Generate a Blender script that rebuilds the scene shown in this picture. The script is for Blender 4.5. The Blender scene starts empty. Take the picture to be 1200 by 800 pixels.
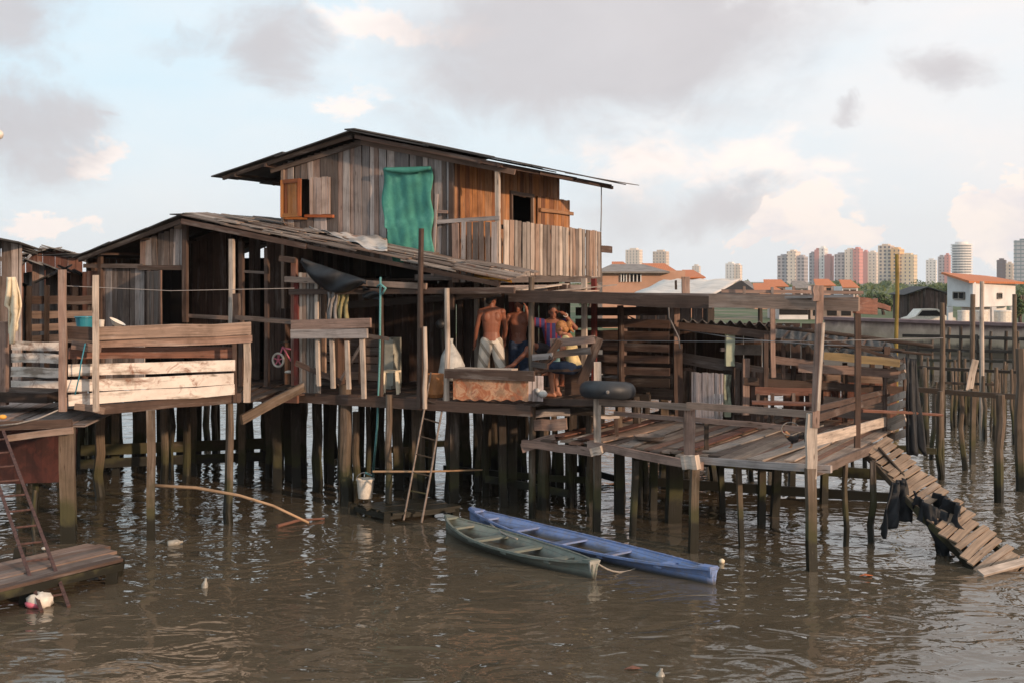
import bpy, math, random
from mathutils import Vector as V, Matrix, noise
random.seed(11)
R = random.uniform
scene = bpy.context.scene
COL = scene.collection
F = 1400.0      # focal length, px of a 1200 px wide frame
CZ = 3.8        # eye height above the water

def pt(px, py, Y):
    return V(((px-600)/F*Y, Y, CZ-(py-330)/F*Y))
def pz(px, py, z):
    return pt(px, py, F*(CZ-z)/(py-330))
# common grid of the two houses
UX = V((.898, -.44, 0)); VX = V((.44, .898, 0)); GO = V((-.21, 20, 0))
def g(u, v, z=0.0):
    p = GO + UX*u + VX*v; return V((p.x, p.y, z))
def onv(px, v, py=None, z=None):
    k = (px-600)/F
    u = (k*(20+.898*v)+.21-.44*v)/(.898+.44*k)
    p = g(u, v)
    p.z = z if z is not None else CZ-(py-330)/F*p.y
    return p
def uof(px, v):
    k = (px-600)/F
    return (k*(20+.898*v)+.21-.44*v)/(.898+.44*k)

# ---------------------------------------------------------------- materials
def newmat(name):
    m = bpy.data.materials.new(name); m.use_nodes = True
    nt = m.node_tree; b = nt.nodes['Principled BSDF']
    return m, nt, b
def N(nt, t, **k):
    n = nt.nodes.new(t)
    for a, v in k.items(): setattr(n, a, v)
    return n
def ramp(nt, fac, stops, interp='LINEAR'):
    r = N(nt, 'ShaderNodeValToRGB'); r.color_ramp.interpolation = interp
    e = r.color_ramp.elements
    while len(e) < len(stops): e.new(.5)
    for i, (p, c) in enumerate(stops):
        e[i].position = p; e[i].color = (*c, 1) if len(c) == 3 else c
    nt.links.new(fac, r.inputs[0]); return r.outputs[0]
def mix(nt, fac, a, b, mode='MIX'):
    m = N(nt, 'ShaderNodeMix', data_type='RGBA', blend_type=mode)
    for s, x in ((m.inputs[0], fac), (m.inputs[6], a), (m.inputs[7], b)):
        if isinstance(x, (int, float)): s.default_value = x
        elif isinstance(x, (tuple, list)): s.default_value = (*x, 1)
        else: nt.links.new(x, s)
    return m.outputs[2]
def math_(nt, op, a, b=0.0, c=0.0, clamp=False):
    m = N(nt, 'ShaderNodeMath', operation=op, use_clamp=clamp)
    for s, x in zip(m.inputs, (a, b, c)):
        if isinstance(x, (int, float)): s.default_value = x
        else: nt.links.new(x, s)
    return m.outputs[0]
def noise_(nt, vec, scale, detail=4, rough=.55, dist=0.0, dim='3D'):
    n = N(nt, 'ShaderNodeTexNoise', noise_dimensions=dim)
    n.inputs['Scale'].default_value = scale; n.inputs['Detail'].default_value = detail
    n.inputs['Roughness'].default_value = rough; n.inputs['Distortion'].default_value = dist
    if vec is not None: nt.links.new(vec, n.inputs['Vector'])
    return n.outputs[0]
def mapping(nt, vec, sc):
    m = N(nt, 'ShaderNodeMapping'); m.inputs['Scale'].default_value = sc
    nt.links.new(vec, m.inputs['Vector']); return m.outputs[0]
def bump(nt, b, h, strength, dist=.01):
    n = N(nt, 'ShaderNodeBump'); n.inputs['Strength'].default_value = strength
    n.inputs['Distance'].default_value = dist
    nt.links.new(h, n.inputs['Height']); nt.links.new(n.outputs[0], b.inputs['Normal'])

def wood(name, cols, wet=False, paint=None, paint_cov=.5, rust=0.0, dark_grain=.45, rough=.85):
    """boards: tone per board, grain along the board, blotches, optional flaking paint / tide line"""
    m, nt, b = newmat(name)
    uv = N(nt, 'ShaderNodeTexCoord'); geo = N(nt, 'ShaderNodeNewGeometry')
    rnd = geo.outputs['Random Per Island']
    n = len(cols)
    base = ramp(nt, rnd, [(i/n, c) for i, c in enumerate(cols)], 'CONSTANT')
    gr = noise_(nt, mapping(nt, uv.outputs['UV'], (1.6, 38, 1)), 1.0, 6, .65, .6)
    gr2 = noise_(nt, mapping(nt, uv.outputs['UV'], (5, 160, 1)), 1.0, 3, .6)
    blot = noise_(nt, geo.outputs['Position'], 2.3, 5, .6)
    streak = noise_(nt, mapping(nt, uv.outputs['UV'], (.9, 7, 1)), 1.0, 4, .6)
    f1 = ramp(nt, gr, [(.32, (1-dark_grain,)*3), (.55, (1, 1, 1)), (.75, (1.2, 1.17, 1.12))])
    c = mix(nt, 1.0, base, f1, 'MULTIPLY')
    c = mix(nt, math_(nt, 'MULTIPLY', gr2, .35), c, (.05, .04, .033), 'MIX')
    f2 = ramp(nt, blot, [(.3, (.55, .52, .5)), (.5, (1, 1, 1)), (.72, (1.15, 1.12, 1.1))])
    c = mix(nt, .8, c, f2, 'MULTIPLY')
    c = mix(nt, ramp(nt, streak, [(.5, (0, 0, 0)), (.75, (.5, .5, .5))]), c, (.09, .066, .05), 'MIX')
    vor = N(nt, 'ShaderNodeTexVoronoi'); vor.inputs['Scale'].default_value = 1.0
    nt.links.new(mapping(nt, uv.outputs['UV'], (2.1, 11, 1)), vor.inputs['Vector'])
    c = mix(nt, ramp(nt, vor.outputs['Distance'], [(.05, (.75,)*3), (.13, (0, 0, 0))]), c, (.05, .03, .02), 'MIX')
    pale_ = noise_(nt, mapping(nt, uv.outputs['UV'], (.55, 3.5, 1)), 1.7, 5, .65)
    c = mix(nt, ramp(nt, pale_, [(.55, (0, 0, 0)), (.72, (.45,)*3)]), c, mix(nt, .5, c, (.62, .55, .50)), 'MIX')
    if paint:
        pf = ramp(nt, math_(nt, 'ADD', math_(nt, 'MULTIPLY', streak, .6), math_(nt, 'MULTIPLY', blot, .45)),
                  [(.43+.1*paint_cov, (1, 1, 1)), (.50+.11*paint_cov, (0, 0, 0))])
        pc = mix(nt, .5, paint, f2, 'MULTIPLY')
        c = mix(nt, pf, c, pc)
    if rust:
        rf = noise_(nt, geo.outputs['Position'], 3.6, 6, .7, .8)
        c = mix(nt, ramp(nt, rf, [(.6-.1*rust, (0, 0, 0)), (.68, (.85, .85, .85))]), c, (.18, .06, .025))
    rsock = None
    if wet:
        sep = N(nt, 'ShaderNodeSeparateXYZ'); nt.links.new(geo.outputs['Position'], sep.inputs[0])
        zz = math_(nt, 'ADD', sep.outputs[2], math_(nt, 'MULTIPLY', math_(nt, 'SUBTRACT', blot, .5), .9))
        zz = math_(nt, 'ADD', zz, math_(nt, 'MULTIPLY', rnd, -.25))
        alg = ramp(nt, zz, [(.38, (.9,)*3), (.62, (.25,)*3), (1.0, (0, 0, 0))])
        c = mix(nt, alg, c, (.05, .05, .022))
        wf = ramp(nt, zz, [(.14, (1,)*3), (.27, (0, 0, 0))])
        c = mix(nt, wf, c, (.016, .015, .010))
        rsock = math_(nt, 'SUBTRACT', rough, math_(nt, 'MULTIPLY', wf, .45))
    nt.links.new(c, b.inputs['Base Color'])
    if rsock: nt.links.new(rsock, b.inputs['Roughness'])
    else: b.inputs['Roughness'].default_value = rough
    b.inputs['Specular IOR Level'].default_value = .25
    bump(nt, b, math_(nt, 'ADD', gr, math_(nt, 'MULTIPLY', gr2, .5)), .6, .006)
    return m

def flat(name, col, rough=.6, var=.25, scale=6, metal=0.0, bumps=.15, col2=None, spec=.4):
    m, nt, b = newmat(name)
    geo = N(nt, 'ShaderNodeNewGeometry')
    n = noise_(nt, geo.outputs['Position'], scale, 6, .6)
    c2 = col2 or tuple(x*(1-var*1.6) for x in col)
    c = ramp(nt, n, [(.32, c2), (.55, col), (.75, tuple(min(1, x*(1+var*.5)) for x in col))])
    nt.links.new(c, b.inputs['Base Color'])
    b.inputs['Roughness'].default_value = rough; b.inputs['Metallic'].default_value = metal
    b.inputs['Specular IOR Level'].default_value = spec
    if bumps:
        n2 = noise_(nt, geo.outputs['Position'], scale*6, 4, .6)
        bump(nt, b, n2, bumps, .01)
    return m

M = {}
GREY = [(.30, .25, .232), (.47, .39, .355), (.13, .105, .095), (.60, .49, .44), (.35, .235, .19), (.25, .215, .205), (.42, .37, .35), (.18, .135, .115)]
M['grey'] = wood('weathered_boards', GREY)
M['warm'] = wood('warm_boards', [(.36, .16, .07), (.28, .115, .05), (.42, .22, .115), (.20, .085, .045), (.46, .20, .075)])
M['brown'] = wood('brown_boards', [(.18, .11, .083), (.27, .18, .14), (.095, .060, .047), (.33, .235, .185), (.17, .13, .112)])
M['dark'] = wood('dark_boards', [(.060, .036, .028), (.085, .052, .042), (.038, .025, .02), (.115, .068, .052)])  # board tones darkened in colour to deepen the shade of interiors
M['deck'] = wood('deck_boards', [(.25, .18, .14), (.34, .25, .19), (.15, .105, .085), (.40, .30, .235), (.27, .145, .10)])
M['pale'] = wood('pale_boards', [(.48, .385, .32), (.38, .31, .265), (.22, .175, .15), (.59, .49, .41), (.38, .26, .195), (.31, .27, .24)])
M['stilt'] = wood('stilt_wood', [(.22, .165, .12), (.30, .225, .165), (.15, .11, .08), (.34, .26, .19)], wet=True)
M['stiltdark'] = wood('shade_dark_stilt_wood', [(.085, .063, .048), (.125, .095, .072), (.05, .038, .03), (.10, .066, .048)], wet=True)  # stilt tones darkened in colour to imitate the shade under the houses
M['ramp'] = wood('ramp_boards', [(.30, .21, .15), (.25, .17, .12), (.36, .26, .185), (.20, .14, .10)])
M['redpost'] = wood('red_painted_wood', [(.12, .05, .04), (.16, .06, .045)], paint=(.13, .025, .02), paint_cov=1.2, wet=True)
M['whitep'] = wood('white_painted_boards', [(.40, .33, .27), (.34, .28, .23), (.46, .38, .31)], paint=(.70, .62, .55), paint_cov=1.0, rust=.8)
M['pinkp'] = wood('pale_pink_boards', [(.44, .38, .36), (.5, .44, .41)], paint=(.58, .50, .49), paint_cov=.9)
M['greenp'] = wood('green_painted_wood', [(.2, .18, .13), (.16, .16, .12)], paint=(.42, .45, .33), paint_cov=1.0)
M['yellowp'] = wood('yellow_bamboo', [(.34, .25, .06), (.30, .21, .05)], dark_grain=.2)
M['orange'] = wood('orange_shutter_wood', [(.50, .14, .035), (.42, .11, .03), (.56, .20, .05)], dark_grain=.25, rough=.6)
M['redbrown'] = wood('reddish_boards', [(.17, .07, .05), (.22, .10, .07), (.13, .055, .042)])
M['bamboo'] = wood('bamboo_pole', [(.40, .25, .15), (.46, .30, .18)], dark_grain=.2)
M['roofold'] = wood('old_roof_sheets', [(.27, .22, .19), (.35, .29, .25), (.20, .16, .14), (.40, .34, .30), (.26, .18, .14)], dark_grain=.55, rust=.1)
M['roofdark'] = flat('dark_roof_sheet', (.055, .052, .052), .8, .35, 2.5)
M['fibre'] = flat('fibre_cement', (.20, .185, .175), .9, .45, 3)
M['fibredark'] = flat('mouldy_fibre_cement', (.06, .055, .05), .9, .45, 3)
M['blacksheet'] = flat('black_plastic', (.022, .024, .028), .55, .3, 5, bumps=.4, spec=.25)
M['whitesheet'] = flat('dirty_white_tarp', (.52, .48, .45), .7, .35, 3)
M['skin'] = flat('tanned_skin', (.24, .088, .05), .5, .1, 10, bumps=.03)
M['skin2'] = flat('light_brown_skin', (.36, .155, .09), .5, .1, 10, bumps=.03)
M['hair'] = flat('black_hair', (.012, .010, .009), .6, .2, 40)
M['blond'] = flat('blond_hair', (.38, .17, .06), .6, .35, 30, bumps=.5)
M['jeans'] = flat('blue_denim', (.028, .045, .085), .9, .3, 14)
M['yellowcloth'] = flat('pale_yellow_cloth', (.72, .55, .27), .9, .12, 10)
M['aqua'] = flat('aqua_cloth', (.33, .58, .58), .9, .15, 10)
M['darkcloth'] = flat('dark_cloth', (.03, .026, .03), .9, .2, 10)
M['cream'] = flat('cream_towel', (.70, .60, .44), .95, .12, 12)
M['olive'] = flat('olive_cloth', (.28, .24, .12), .95, .2, 10)
M['greycloth'] = flat('grey_cloth', (.24, .22, .21), .95, .2, 10)
M['teal'] = flat('teal_plastic', (.03, .20, .26), .35, .08, 6, bumps=0)
M['rope'] = flat('teal_rope', (.12, .30, .30), .9, .2, 40)
M['ropegrey'] = flat('grey_rope', (.30, .27, .24), .9, .2, 40)
M['wire'] = flat('grey_wire', (.22, .21, .21), .6, .1, 10)
M['whiteplastic'] = flat('white_plastic', (.66, .60, .52), .4, .15, 12, bumps=0)
M['bagplastic'] = flat('pale_plastic_bag', (.50, .50, .48), .45, .2, 9, bumps=.3)
M['orangeplastic'] = flat('orange_barrel', (.40, .17, .06), .5, .25, 7)
M['yellowplastic'] = flat('yellow_board_paint', (.72, .35, .06), .6, .12, 6)
M['rubber'] = flat('black_rubber', (.028, .032, .038), .5, .2, 8, bumps=.1)
M['pink'] = flat('pink_paint', (.62, .16, .22), .4, .1, 9, bumps=0)
M['red'] = flat('red_paint', (.45, .03, .03), .5, .1, 9, bumps=0)
M['black'] = flat('black_paint', (.015, .015, .016), .5, .2, 9, bumps=0)
M['feather'] = flat('black_feathers', (.02, .018, .02), .45, .4, 30, bumps=.4)
M['feather2'] = flat('tan_feathers', (.30, .16, .08), .6, .4, 30, bumps=.4)
M['rustladder'] = flat('rusty_iron', (.085, .042, .035), .8, .4, 20)
M['alu'] = flat('dull_aluminium', (.22, .17, .14), .55, .3, 10, metal=.2)
M['glassy'] = flat('cloudy_bottle_plastic', (.5, .52, .50), .15, .1, 10, bumps=0)
M['concrete'] = flat('stained_concrete', (.26, .23, .20), .9, .4, .8)
M['void'] = flat('painted_room_dark', (.008, .007, .007), .9, 0, 1, bumps=0)  # near-black colour painting the darkness behind openings
M['fridge'] = flat('old_enamel', (.42, .42, .36), .4, .2, 6, bumps=0)

def rusty_patch(name, c1, c2, c3, sc=7):
    m, nt, b = newmat(name); geo = N(nt, 'ShaderNodeNewGeometry')
    n = noise_(nt, geo.outputs['Position'], sc, 7, .65, .5)
    n2 = noise_(nt, geo.outputs['Position'], sc*.6, 5, .6, 1.2)
    a = ramp(nt, n, [(.3, c1), (.45, c2), (.55, c3), (.72, tuple(x*.6 for x in c1))])
    c = mix(nt, ramp(nt, n2, [(.5, (0,)*3), (.62, (.8,)*3)]), a, tuple(x*.5 for x in c2))
    nt.links.new(c, b.inputs['Base Color']); b.inputs['Roughness'].default_value = .8
    bump(nt, b, n, .4, .01); return m
M['patch'] = rusty_patch('flaking_orange_paint', (.34, .10, .06), (.58, .34, .20), (.46, .16, .07), 7)
M['rustred'] = rusty_patch('rust_red_steel', (.06, .018, .014), (.09, .026, .019), (.045, .015, .012), 2.5)
M['yellowboard'] = wood('faded_yellow_board', [(.46, .31, .15), (.42, .28, .13)], dark_grain=.25)
def striped(name, a, bcol, scale, axis=0, extra=None):
    m, nt, b = newmat(name); tc = N(nt, 'ShaderNodeTexCoord')
    sep = N(nt, 'ShaderNodeSeparateXYZ'); nt.links.new(tc.outputs['Object'], sep.inputs[0])
    s = math_(nt, 'SINE', math_(nt, 'MULTIPLY', math_(nt, 'ADD', sep.outputs[axis], math_(nt, 'MULTIPLY', sep.outputs[2], extra or 0)), scale))
    f = ramp(nt, s, [(.45, (0,)*3), (.55, (1,)*3)])
    nt.links.new(mix(nt, f, a, bcol), b.inputs['Base Color']); b.inputs['Roughness'].default_value = .9
    return m
M['jersey'] = striped('red_blue_jersey', (.03, .035, .12), (.22, .02, .035), 70)
M['shorts'] = striped('white_print_shorts', (.66, .60, .52), (.35, .30, .24), 34, 0, .7)
# green mesh netting: cloth with crease weave
m, nt, b = newmat('green_netting'); uv = N(nt, 'ShaderNodeTexCoord')
geo = N(nt, 'ShaderNodeNewGeometry')
n = noise_(nt, geo.outputs['Position'], 4, 6, .65)
wv = N(nt, 'ShaderNodeTexBrick'); wv.inputs['Scale'].default_value = 3.0
nt.links.new(ramp(nt, n, [(.3, (.035, .17, .13)), (.55, (.06, .26, .20)), (.75, (.13, .36, .28))]), b.inputs['Base Color'])
b.inputs['Roughness'].default_value = .8; M['net'] = m
bump(nt, b, noise_(nt, geo.outputs['Position'], 30, 4, .6), .4, .01)
# canoe paints
def boatpaint(name, a, bcol, c3):
    m, nt, b = newmat(name); geo = N(nt, 'ShaderNodeNewGeometry')
    n = noise_(nt, geo.outputs['Position'], 3.2, 8, .68, .3)
    n2 = noise_(nt, geo.outputs['Position'], 14, 6, .7)
    c = ramp(nt, n, [(.3, bcol), (.5, a), (.7, tuple(x*1.2 for x in a))])
    c = mix(nt, ramp(nt, n2, [(.50, (0,)*3), (.64, (.65,)*3)]), c, c3)
    sep = N(nt, 'ShaderNodeSeparateXYZ'); nt.links.new(geo.outputs['Position'], sep.inputs[0])
    n4 = noise_(nt, mapping(nt, geo.outputs['Position'], (1.2, 1.2, 9)), 2.2, 7, .7, .5)
    c = mix(nt, ramp(nt, n4, [(.54, (0,)*3), (.66, (.75,)*3)]), c, tuple(x*.45+.05 for x in c3))
    seam = math_(nt, 'FRACT', math_(nt, 'MULTIPLY', sep.outputs[2], 11.0))
    c = mix(nt, math_(nt, 'MULTIPLY', math_(nt, 'LESS_THAN', seam, .07), .5), c, (.03, .03, .03))
    wf = ramp(nt, math_(nt, 'ADD', sep.outputs[2], math_(nt, 'MULTIPLY', n2, .06)), [(.05, (.85,)*3), (.10, (0,)*3)])
    c = mix(nt, wf, c, (.05, .045, .035))
    nt.links.new(c, b.inputs['Base Color']); b.inputs['Roughness'].default_value = .55
    bump(nt, b, n2, .25, .008); return m
M['boatblue'] = boatpaint('worn_blue_paint', (.16, .235, .45), (.10, .155, .32), (.23, .22, .24))
M['boatgreen'] = boatpaint('worn_green_grey_paint', (.155, .18, .155), (.105, .125, .108), (.19, .155, .125))

# ---------------------------------------------------------------- mesh builder
class MB:
    def __init__(s): s.v = []; s.f = []; s.uv = []
    def add(s, vs, fs, uvs=None):
        o = len(s.v); s.v += [V(x) for x in vs]
        for i, f in enumerate(fs):
            s.f.append([o+k for k in f])
            s.uv.append(uvs[i] if uvs else [(0, 0)]*len(f))
        return s
    def board(s, a, b, w, t, side=(0, 0, 1), rough=1.0, seg=2):
        a = V(a); b = V(b); d = b-a; L = d.length
        if L < 1e-4: return s
        d = d/L; side = V(side); side = side - d*side.dot(d)
        if side.length < 1e-4: side = d.orthogonal()
        side.normalize(); up = d.cross(side)
        vs = []; o1 = R(0, 90); o2 = R(0, 90); j = rough
        for i in range(seg+1):
            f = i/seg
            off = side*R(-1, 1)*min(w*.08, .012)*j + up*R(-1, 1)*min(t*.25, .008)*j
            ww = w*(1+R(-.05, .05)*j)/2; c = a+d*(L*f)+off
            if i in (0, seg): c = c + d*R(-.012, .012)*j
            vs += [c-side*ww-up*t/2, c+side*ww-up*t/2, c+side*ww+up*t/2, c-side*ww+up*t/2]
        ws = [0, w, w+t, 2*w+t, 2*w+2*t]
        fs = []; uvs = []
        for i in range(seg):
            for k in range(4):
                k2 = (k+1) % 4
                fs.append([i*4+k, i*4+k2, (i+1)*4+k2, (i+1)*4+k])
                u0 = o1+L*i/seg; u1 = o1+L*(i+1)/seg; v0 = o2+ws[k]; v1 = o2+ws[k+1]
                uvs.append([(u0, v0), (u0, v1), (u1, v1), (u1, v0)])
        fs.append([0, 3, 2, 1]); uvs.append([(o1, o2), (o1, o2+t), (o1+.01, o2+t), (o1+.01, o2)])
        e = seg*4; fs.append([e, e+1, e+2, e+3]); uvs.append([(o1, o2), (o1+.01, o2), (o1+.01, o2+t), (o1, o2+t)])
        return s.add(vs, fs, uvs)
    def pole(s, pts, r0, r1=None, n=8, wob=.12, cap=True):
        pts = [V(p) for p in pts]; r1 = r0 if r1 is None else r1
        d0 = (pts[-1]-pts[0]).normalized(); sx = d0.orthogonal().normalized()
        if abs(d0.z) > .8: sx = V((1, 0, 0)) - d0*d0.x; sx.normalize()
        vs = []; fs = []; uvs = []; acc = 0; o1 = R(0, 90); o2 = R(0, 90); us = []
        ph = [R(-wob, wob) for _ in range(n)]
        for i, p in enumerate(pts):
            if i: acc += (p-pts[i-1]).length
            us.append(acc)
            dd = (pts[min(i+1, len(pts)-1)]-pts[max(i-1, 0)]).normalized()
            a = sx-dd*sx.dot(dd); a.normalize(); b_ = dd.cross(a)
            r = r0+(r1-r0)*i/max(1, len(pts)-1)
            for k in range(n):
                t = 2*math.pi*k/n; rr = r*(1+ph[k]+R(-wob, wob)*.4)
                vs.append(p+a*math.cos(t)*rr+b_*math.sin(t)*rr)
        for i in range(len(pts)-1):
            for k in range(n):
                k2 = (k+1) % n
                fs.append([i*n+k, i*n+k2, (i+1)*n+k2, (i+1)*n+k])
                w0 = o2+2*math.pi*r0*k/n; w1 = o2+2*math.pi*r0*(k+1)/n
                uvs.append([(o1+us[i], w0), (o1+us[i], w1), (o1+us[i+1], w1), (o1+us[i+1], w0)])
        if cap:
            fs.append(list(range(n))[::-1]); uvs.append([(o1, o2)]*n)
            e = (len(pts)-1)*n; fs.append([e+k for k in range(n)]); uvs.append([(o1, o2)]*n)
        return s.add(vs, fs, uvs)
    def ell(s, c, rad, rot=None, nu=12, nv=8, jit=0):
        c = V(c); vs = [V((0, 0, rad[2]))]
        for i in range(1, nv):
            th = math.pi*i/nv
            for k in range(nu):
                ph = 2*math.pi*k/nu; j = 1+R(-jit, jit)
                vs.append(V((rad[0]*math.sin(th)*math.cos(ph)*j, rad[1]*math.sin(th)*math.sin(ph)*j, rad[2]*math.cos(th)*j)))
        vs.append(V((0, 0, -rad[2])))
        if rot is not None: vs = [rot @ v for v in vs]
        vs = [c+v for v in vs]; fs = []
        for k in range(nu):
            fs.append([0, 1+k, 1+(k+1) % nu])
            for i in range(nv-2):
                a = 1+i*nu
                fs.append([a+k, a+nu+k, a+nu+(k+1) % nu, a+(k+1) % nu])
            a = 1+(nv-2)*nu; fs.append([a+k, len(vs)-1, a+(k+1) % nu])
        return s.add(vs, fs)
    def box(s, c, size, rz=0, tilt=None):
        c = V(c); m = Matrix.Rotation(rz, 3, 'Z')
        if tilt is not None: m = m @ tilt
        x, y, z = [q/2 for q in size]
        vs = [c+m @ V(p) for p in ((-x, -y, -z), (x, -y, -z), (x, y, -z), (-x, y, -z), (-x, -y, z), (x, -y, z), (x, y, z), (-x, y, z))]
        fs = [[0, 3, 2, 1], [4, 5, 6, 7], [0, 1, 5, 4], [1, 2, 6, 5], [2, 3, 7, 6], [3, 0, 4, 7]]
        uv = [[(0, 0), (size[0], 0), (size[0], size[1]), (0, size[1])]]*2 + [[(0, 0), (size[0], 0), (size[0], size[2]), (0, size[2])]]*4
        return s.add(vs, fs, uv)
    def quadsheet(s, a, b, c, d, nx, ny, fn=None, thick=0.0):
        """bilinear sheet a-b (bottom/near), d-c; fn(i/nx,j/ny)->offset vector; thick gives a solid"""
        a, b, c, d = map(V, (a, b, c, d)); nrm = (b-a).cross(d-a).normalized()
        vs = []
        def P(x, y):
            p = (a*(1-x)+b*x)*(1-y)+(d*(1-x)+c*x)*y
            return p + (fn(x, y) if fn else V((0, 0, 0)))
        g0 = [P(i/nx, j/ny) for j in range(ny+1) for i in range(nx+1)]
        Lx = (b-a).length; Ly = (d-a).length
        fs = []; uvs = []; W = nx+1
        def q(i, j): return j*W+i
        for j in range(ny):
            for i in range(nx):
                fs.append([q(i, j), q(i+1, j), q(i+1, j+1), q(i, j+1)])
                uvs.append([(Lx*(i)/nx, Ly*j/ny), (Lx*(i+1)/nx, Ly*j/ny), (Lx*(i+1)/nx, Ly*(j+1)/ny), (Lx*i/nx, Ly*(j+1)/ny)])
        if thick:
            n0 = len(g0); g1 = [p-nrm*thick for p in g0]
            top = list(fs); tu = list(uvs)
            for f, u in zip(top, tu):
                fs.append([n0+k for k in reversed(f)]); uvs.append(list(reversed(u)))
            rim = [q(i, 0) for i in range(nx+1)]+[q(nx, j) for j in range(1, ny+1)]+[q(i, ny) for i in range(nx-1, -1, -1)]+[q(0, j) for j in range(ny-1, 0, -1)]
            for k in range(len(rim)):
                x, y = rim[k], rim[(k+1) % len(rim)]
                fs.append([y, x, n0+x, n0+y]); uvs.append([(0, 0), (.1, 0), (.1, .02), (0, .02)])
            g0 = g0+g1
        return s.add(g0, fs, uvs)
    def extrude(s, outline, depthvec):
        n = len(outline); o = [V(p) for p in outline]; dv = V(depthvec)
        vs = o+[p+dv for p in o]
        fs = [list(range(n)), [n+k for k in reversed(range(n))]]
        for k in range(n): fs.append([k, n+k, n+(k+1) % n, (k+1) % n])
        return s.add(vs, fs)
    def build(s, name, mat, parent=None, smooth=False, label=None):
        if parent is not None:
            off = V(parent.location)
            pp = parent.parent
            while pp is not None: off = off + pp.location; pp = pp.parent
        else:
            xs = [p.x for p in s.v]; ys = [p.y for p in s.v]; zs = [p.z for p in s.v]
            off = V(((min(xs)+max(xs))/2, (min(ys)+max(ys))/2, min(zs)))
        me = bpy.data.meshes.new(name)
        me.from_pydata([tuple(p-off) for p in s.v], [], s.f)
        uvl = me.uv_layers.new(name='UVMap')
        flatuv = [c for f in s.uv for uv in f for c in uv]
        uvl.data.foreach_set('uv', flatuv)
        mats = mat if isinstance(mat, list) else [mat]
        for m_ in mats: me.materials.append(M[m_] if isinstance(m_, str) else m_)
        if smooth: me.polygons.foreach_set('use_smooth', [True]*len(me.polygons))
        me.update()
        o = bpy.data.objects.new(name, me); COL.objects.link(o)
        if parent is not None: o.parent = parent
        else: o.location = off
        if label: o['label'] = label
        return o

def tag(o, label=None, cat=None, group=None, kind=None):
    if label: o['label'] = label
    if cat: o['category'] = cat
    if group: o['group'] = group
    if kind: o['kind'] = kind
    return o
def thing(name, label, cat, loc, group=None):
    o = bpy.data.objects.new(name, None); COL.objects.link(o)
    o.location = V(loc); o.empty_display_size = .2
    return tag(o, label, cat, group)
def clone(root, loc, label, group=None):
    c = root.copy(); COL.objects.link(c); c.location = V(loc); c['label'] = label
    if group: c['group'] = group
    for ch in list(root.children):
        d = ch.copy(); COL.objects.link(d); d.parent = c
    return c

def vwall(mb, a, b, zlo, zhi, pitch=.12, t=.022, holes=(), missing=0.0, ragged=.0, gap=.004, sideoff=None):
    gap = max(gap, .009)
    """vertical planks standing between the ground points a, b; zlo/zhi functions of the distance along"""
    a = V((a[0], a[1], 0)); b = V((b[0], b[1], 0)); d = b-a; L = d.length; d.normalize()
    nrm = V((d.y, -d.x, 0)); s = 0
    zl = zlo if callable(zlo) else (lambda q: zlo); zh = zhi if callable(zhi) else (lambda q: zhi)
    while s < L-.02:
        w = min(pitch*R(.75, 1.3), L-s); c = s+w/2
        if R(0, 1) > missing:
            z0 = zl(c)+R(-ragged, ragged); z1 = zh(c)+R(-ragged, ragged)*.3
            spans = [(z0, z1)]
            for (h0, h1, hz0, hz1) in holes:
                if c > h0 and c < h1:
                    ns = []
                    for (p, q) in spans:
                        if hz0 > p+.03: ns.append((p, min(q, hz0)))
                        if hz1 < q-.03: ns.append((max(p, hz1), q))
                        if hz1 <= p or hz0 >= q: ns = [(p, q)]
                    spans = ns
            off = nrm*(R(-.006, .006))
            lean = d*R(-.012, .012)
            for (p, q) in spans:
                if q-p > .03:
                    base = a+d*c+off
                    mb.board(base+V((0, 0, p)), base+lean+V((0, 0, q)), w-gap, t, side=d, rough=.7, seg=2)
        s += w
    return mb
def hboards(mb, a, b, zs, h=.14, t=.025, jit=.01):
    for z in zs:
        mb.board(V((a[0], a[1], z+R(-jit, jit))), V((b[0], b[1], z+R(-jit, jit))), h*R(.85, 1.1), t)
    return mb
def floorb(mb, A, B, C, D, pitch=.14, t=.03, jit=.05, missing=0.0, zj=.006):
    """floor planks running from edge AB to edge DC"""
    A, B, C, D = map(V, (A, B, C, D)); L = (B-A).length; s = 0
    d = (B-A).normalized()
    while s < L:
        w = pitch*R(.7, 1.3); f = min(1, (s+w/2)/L)
        if R(0, 1) >= missing:
            p = A.lerp(B, f); q = D.lerp(C, f); dd = (q-p).normalized()
            z = V((0, 0, R(-zj, zj)))
            mb.board(p+dd*R(-jit, jit)+z, q+dd*R(-jit, jit)+z, w-.006, t, side=d, rough=.8, seg=3)
        s += w
    return mb
def spole(p0, p1, n=5, bend=.02):
    bend *= 1.5
    p0 = V(p0); p1 = V(p1); out = []
    for i in range(n+1):
        f = i/n; k = math.sin(math.pi*f)
        out.append(p0.lerp(p1, f)+V((R(-bend, bend), R(-bend, bend), 0))*k)
    return out
def stilt(parent, x, y, ztop, w=.13, square=None, mat='stilt', lean=.05, zbot=-.7, name='stilt', label=None):
    mb = MB(); sq = (R(0, 1) < .35) if square is None else square
    top = V((x+R(-lean, lean)*.3, y, ztop)); bot = V((x+R(-lean, lean), y+R(-lean, lean), zbot))
    if sq: mb.board(bot, top, w, w*.8, side=(1, .2, 0), seg=4)
    else: mb.pole(spole(bot, top, 6, .022), w/2*R(.95, 1.3), w/2*R(.7, 1.0), 10, .16)
    return mb.build(name, mat, parent, smooth=False, label=label)
def stiltpx(parent, px, yb, ytop, wpx, **k):
    Y = F*CZ/(yb-330); p = pt(px, yb, Y); zt = CZ-(ytop-330)/F*Y
    return stilt(parent, p.x, p.y, zt, w=wpx/F*Y, **k)
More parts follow.
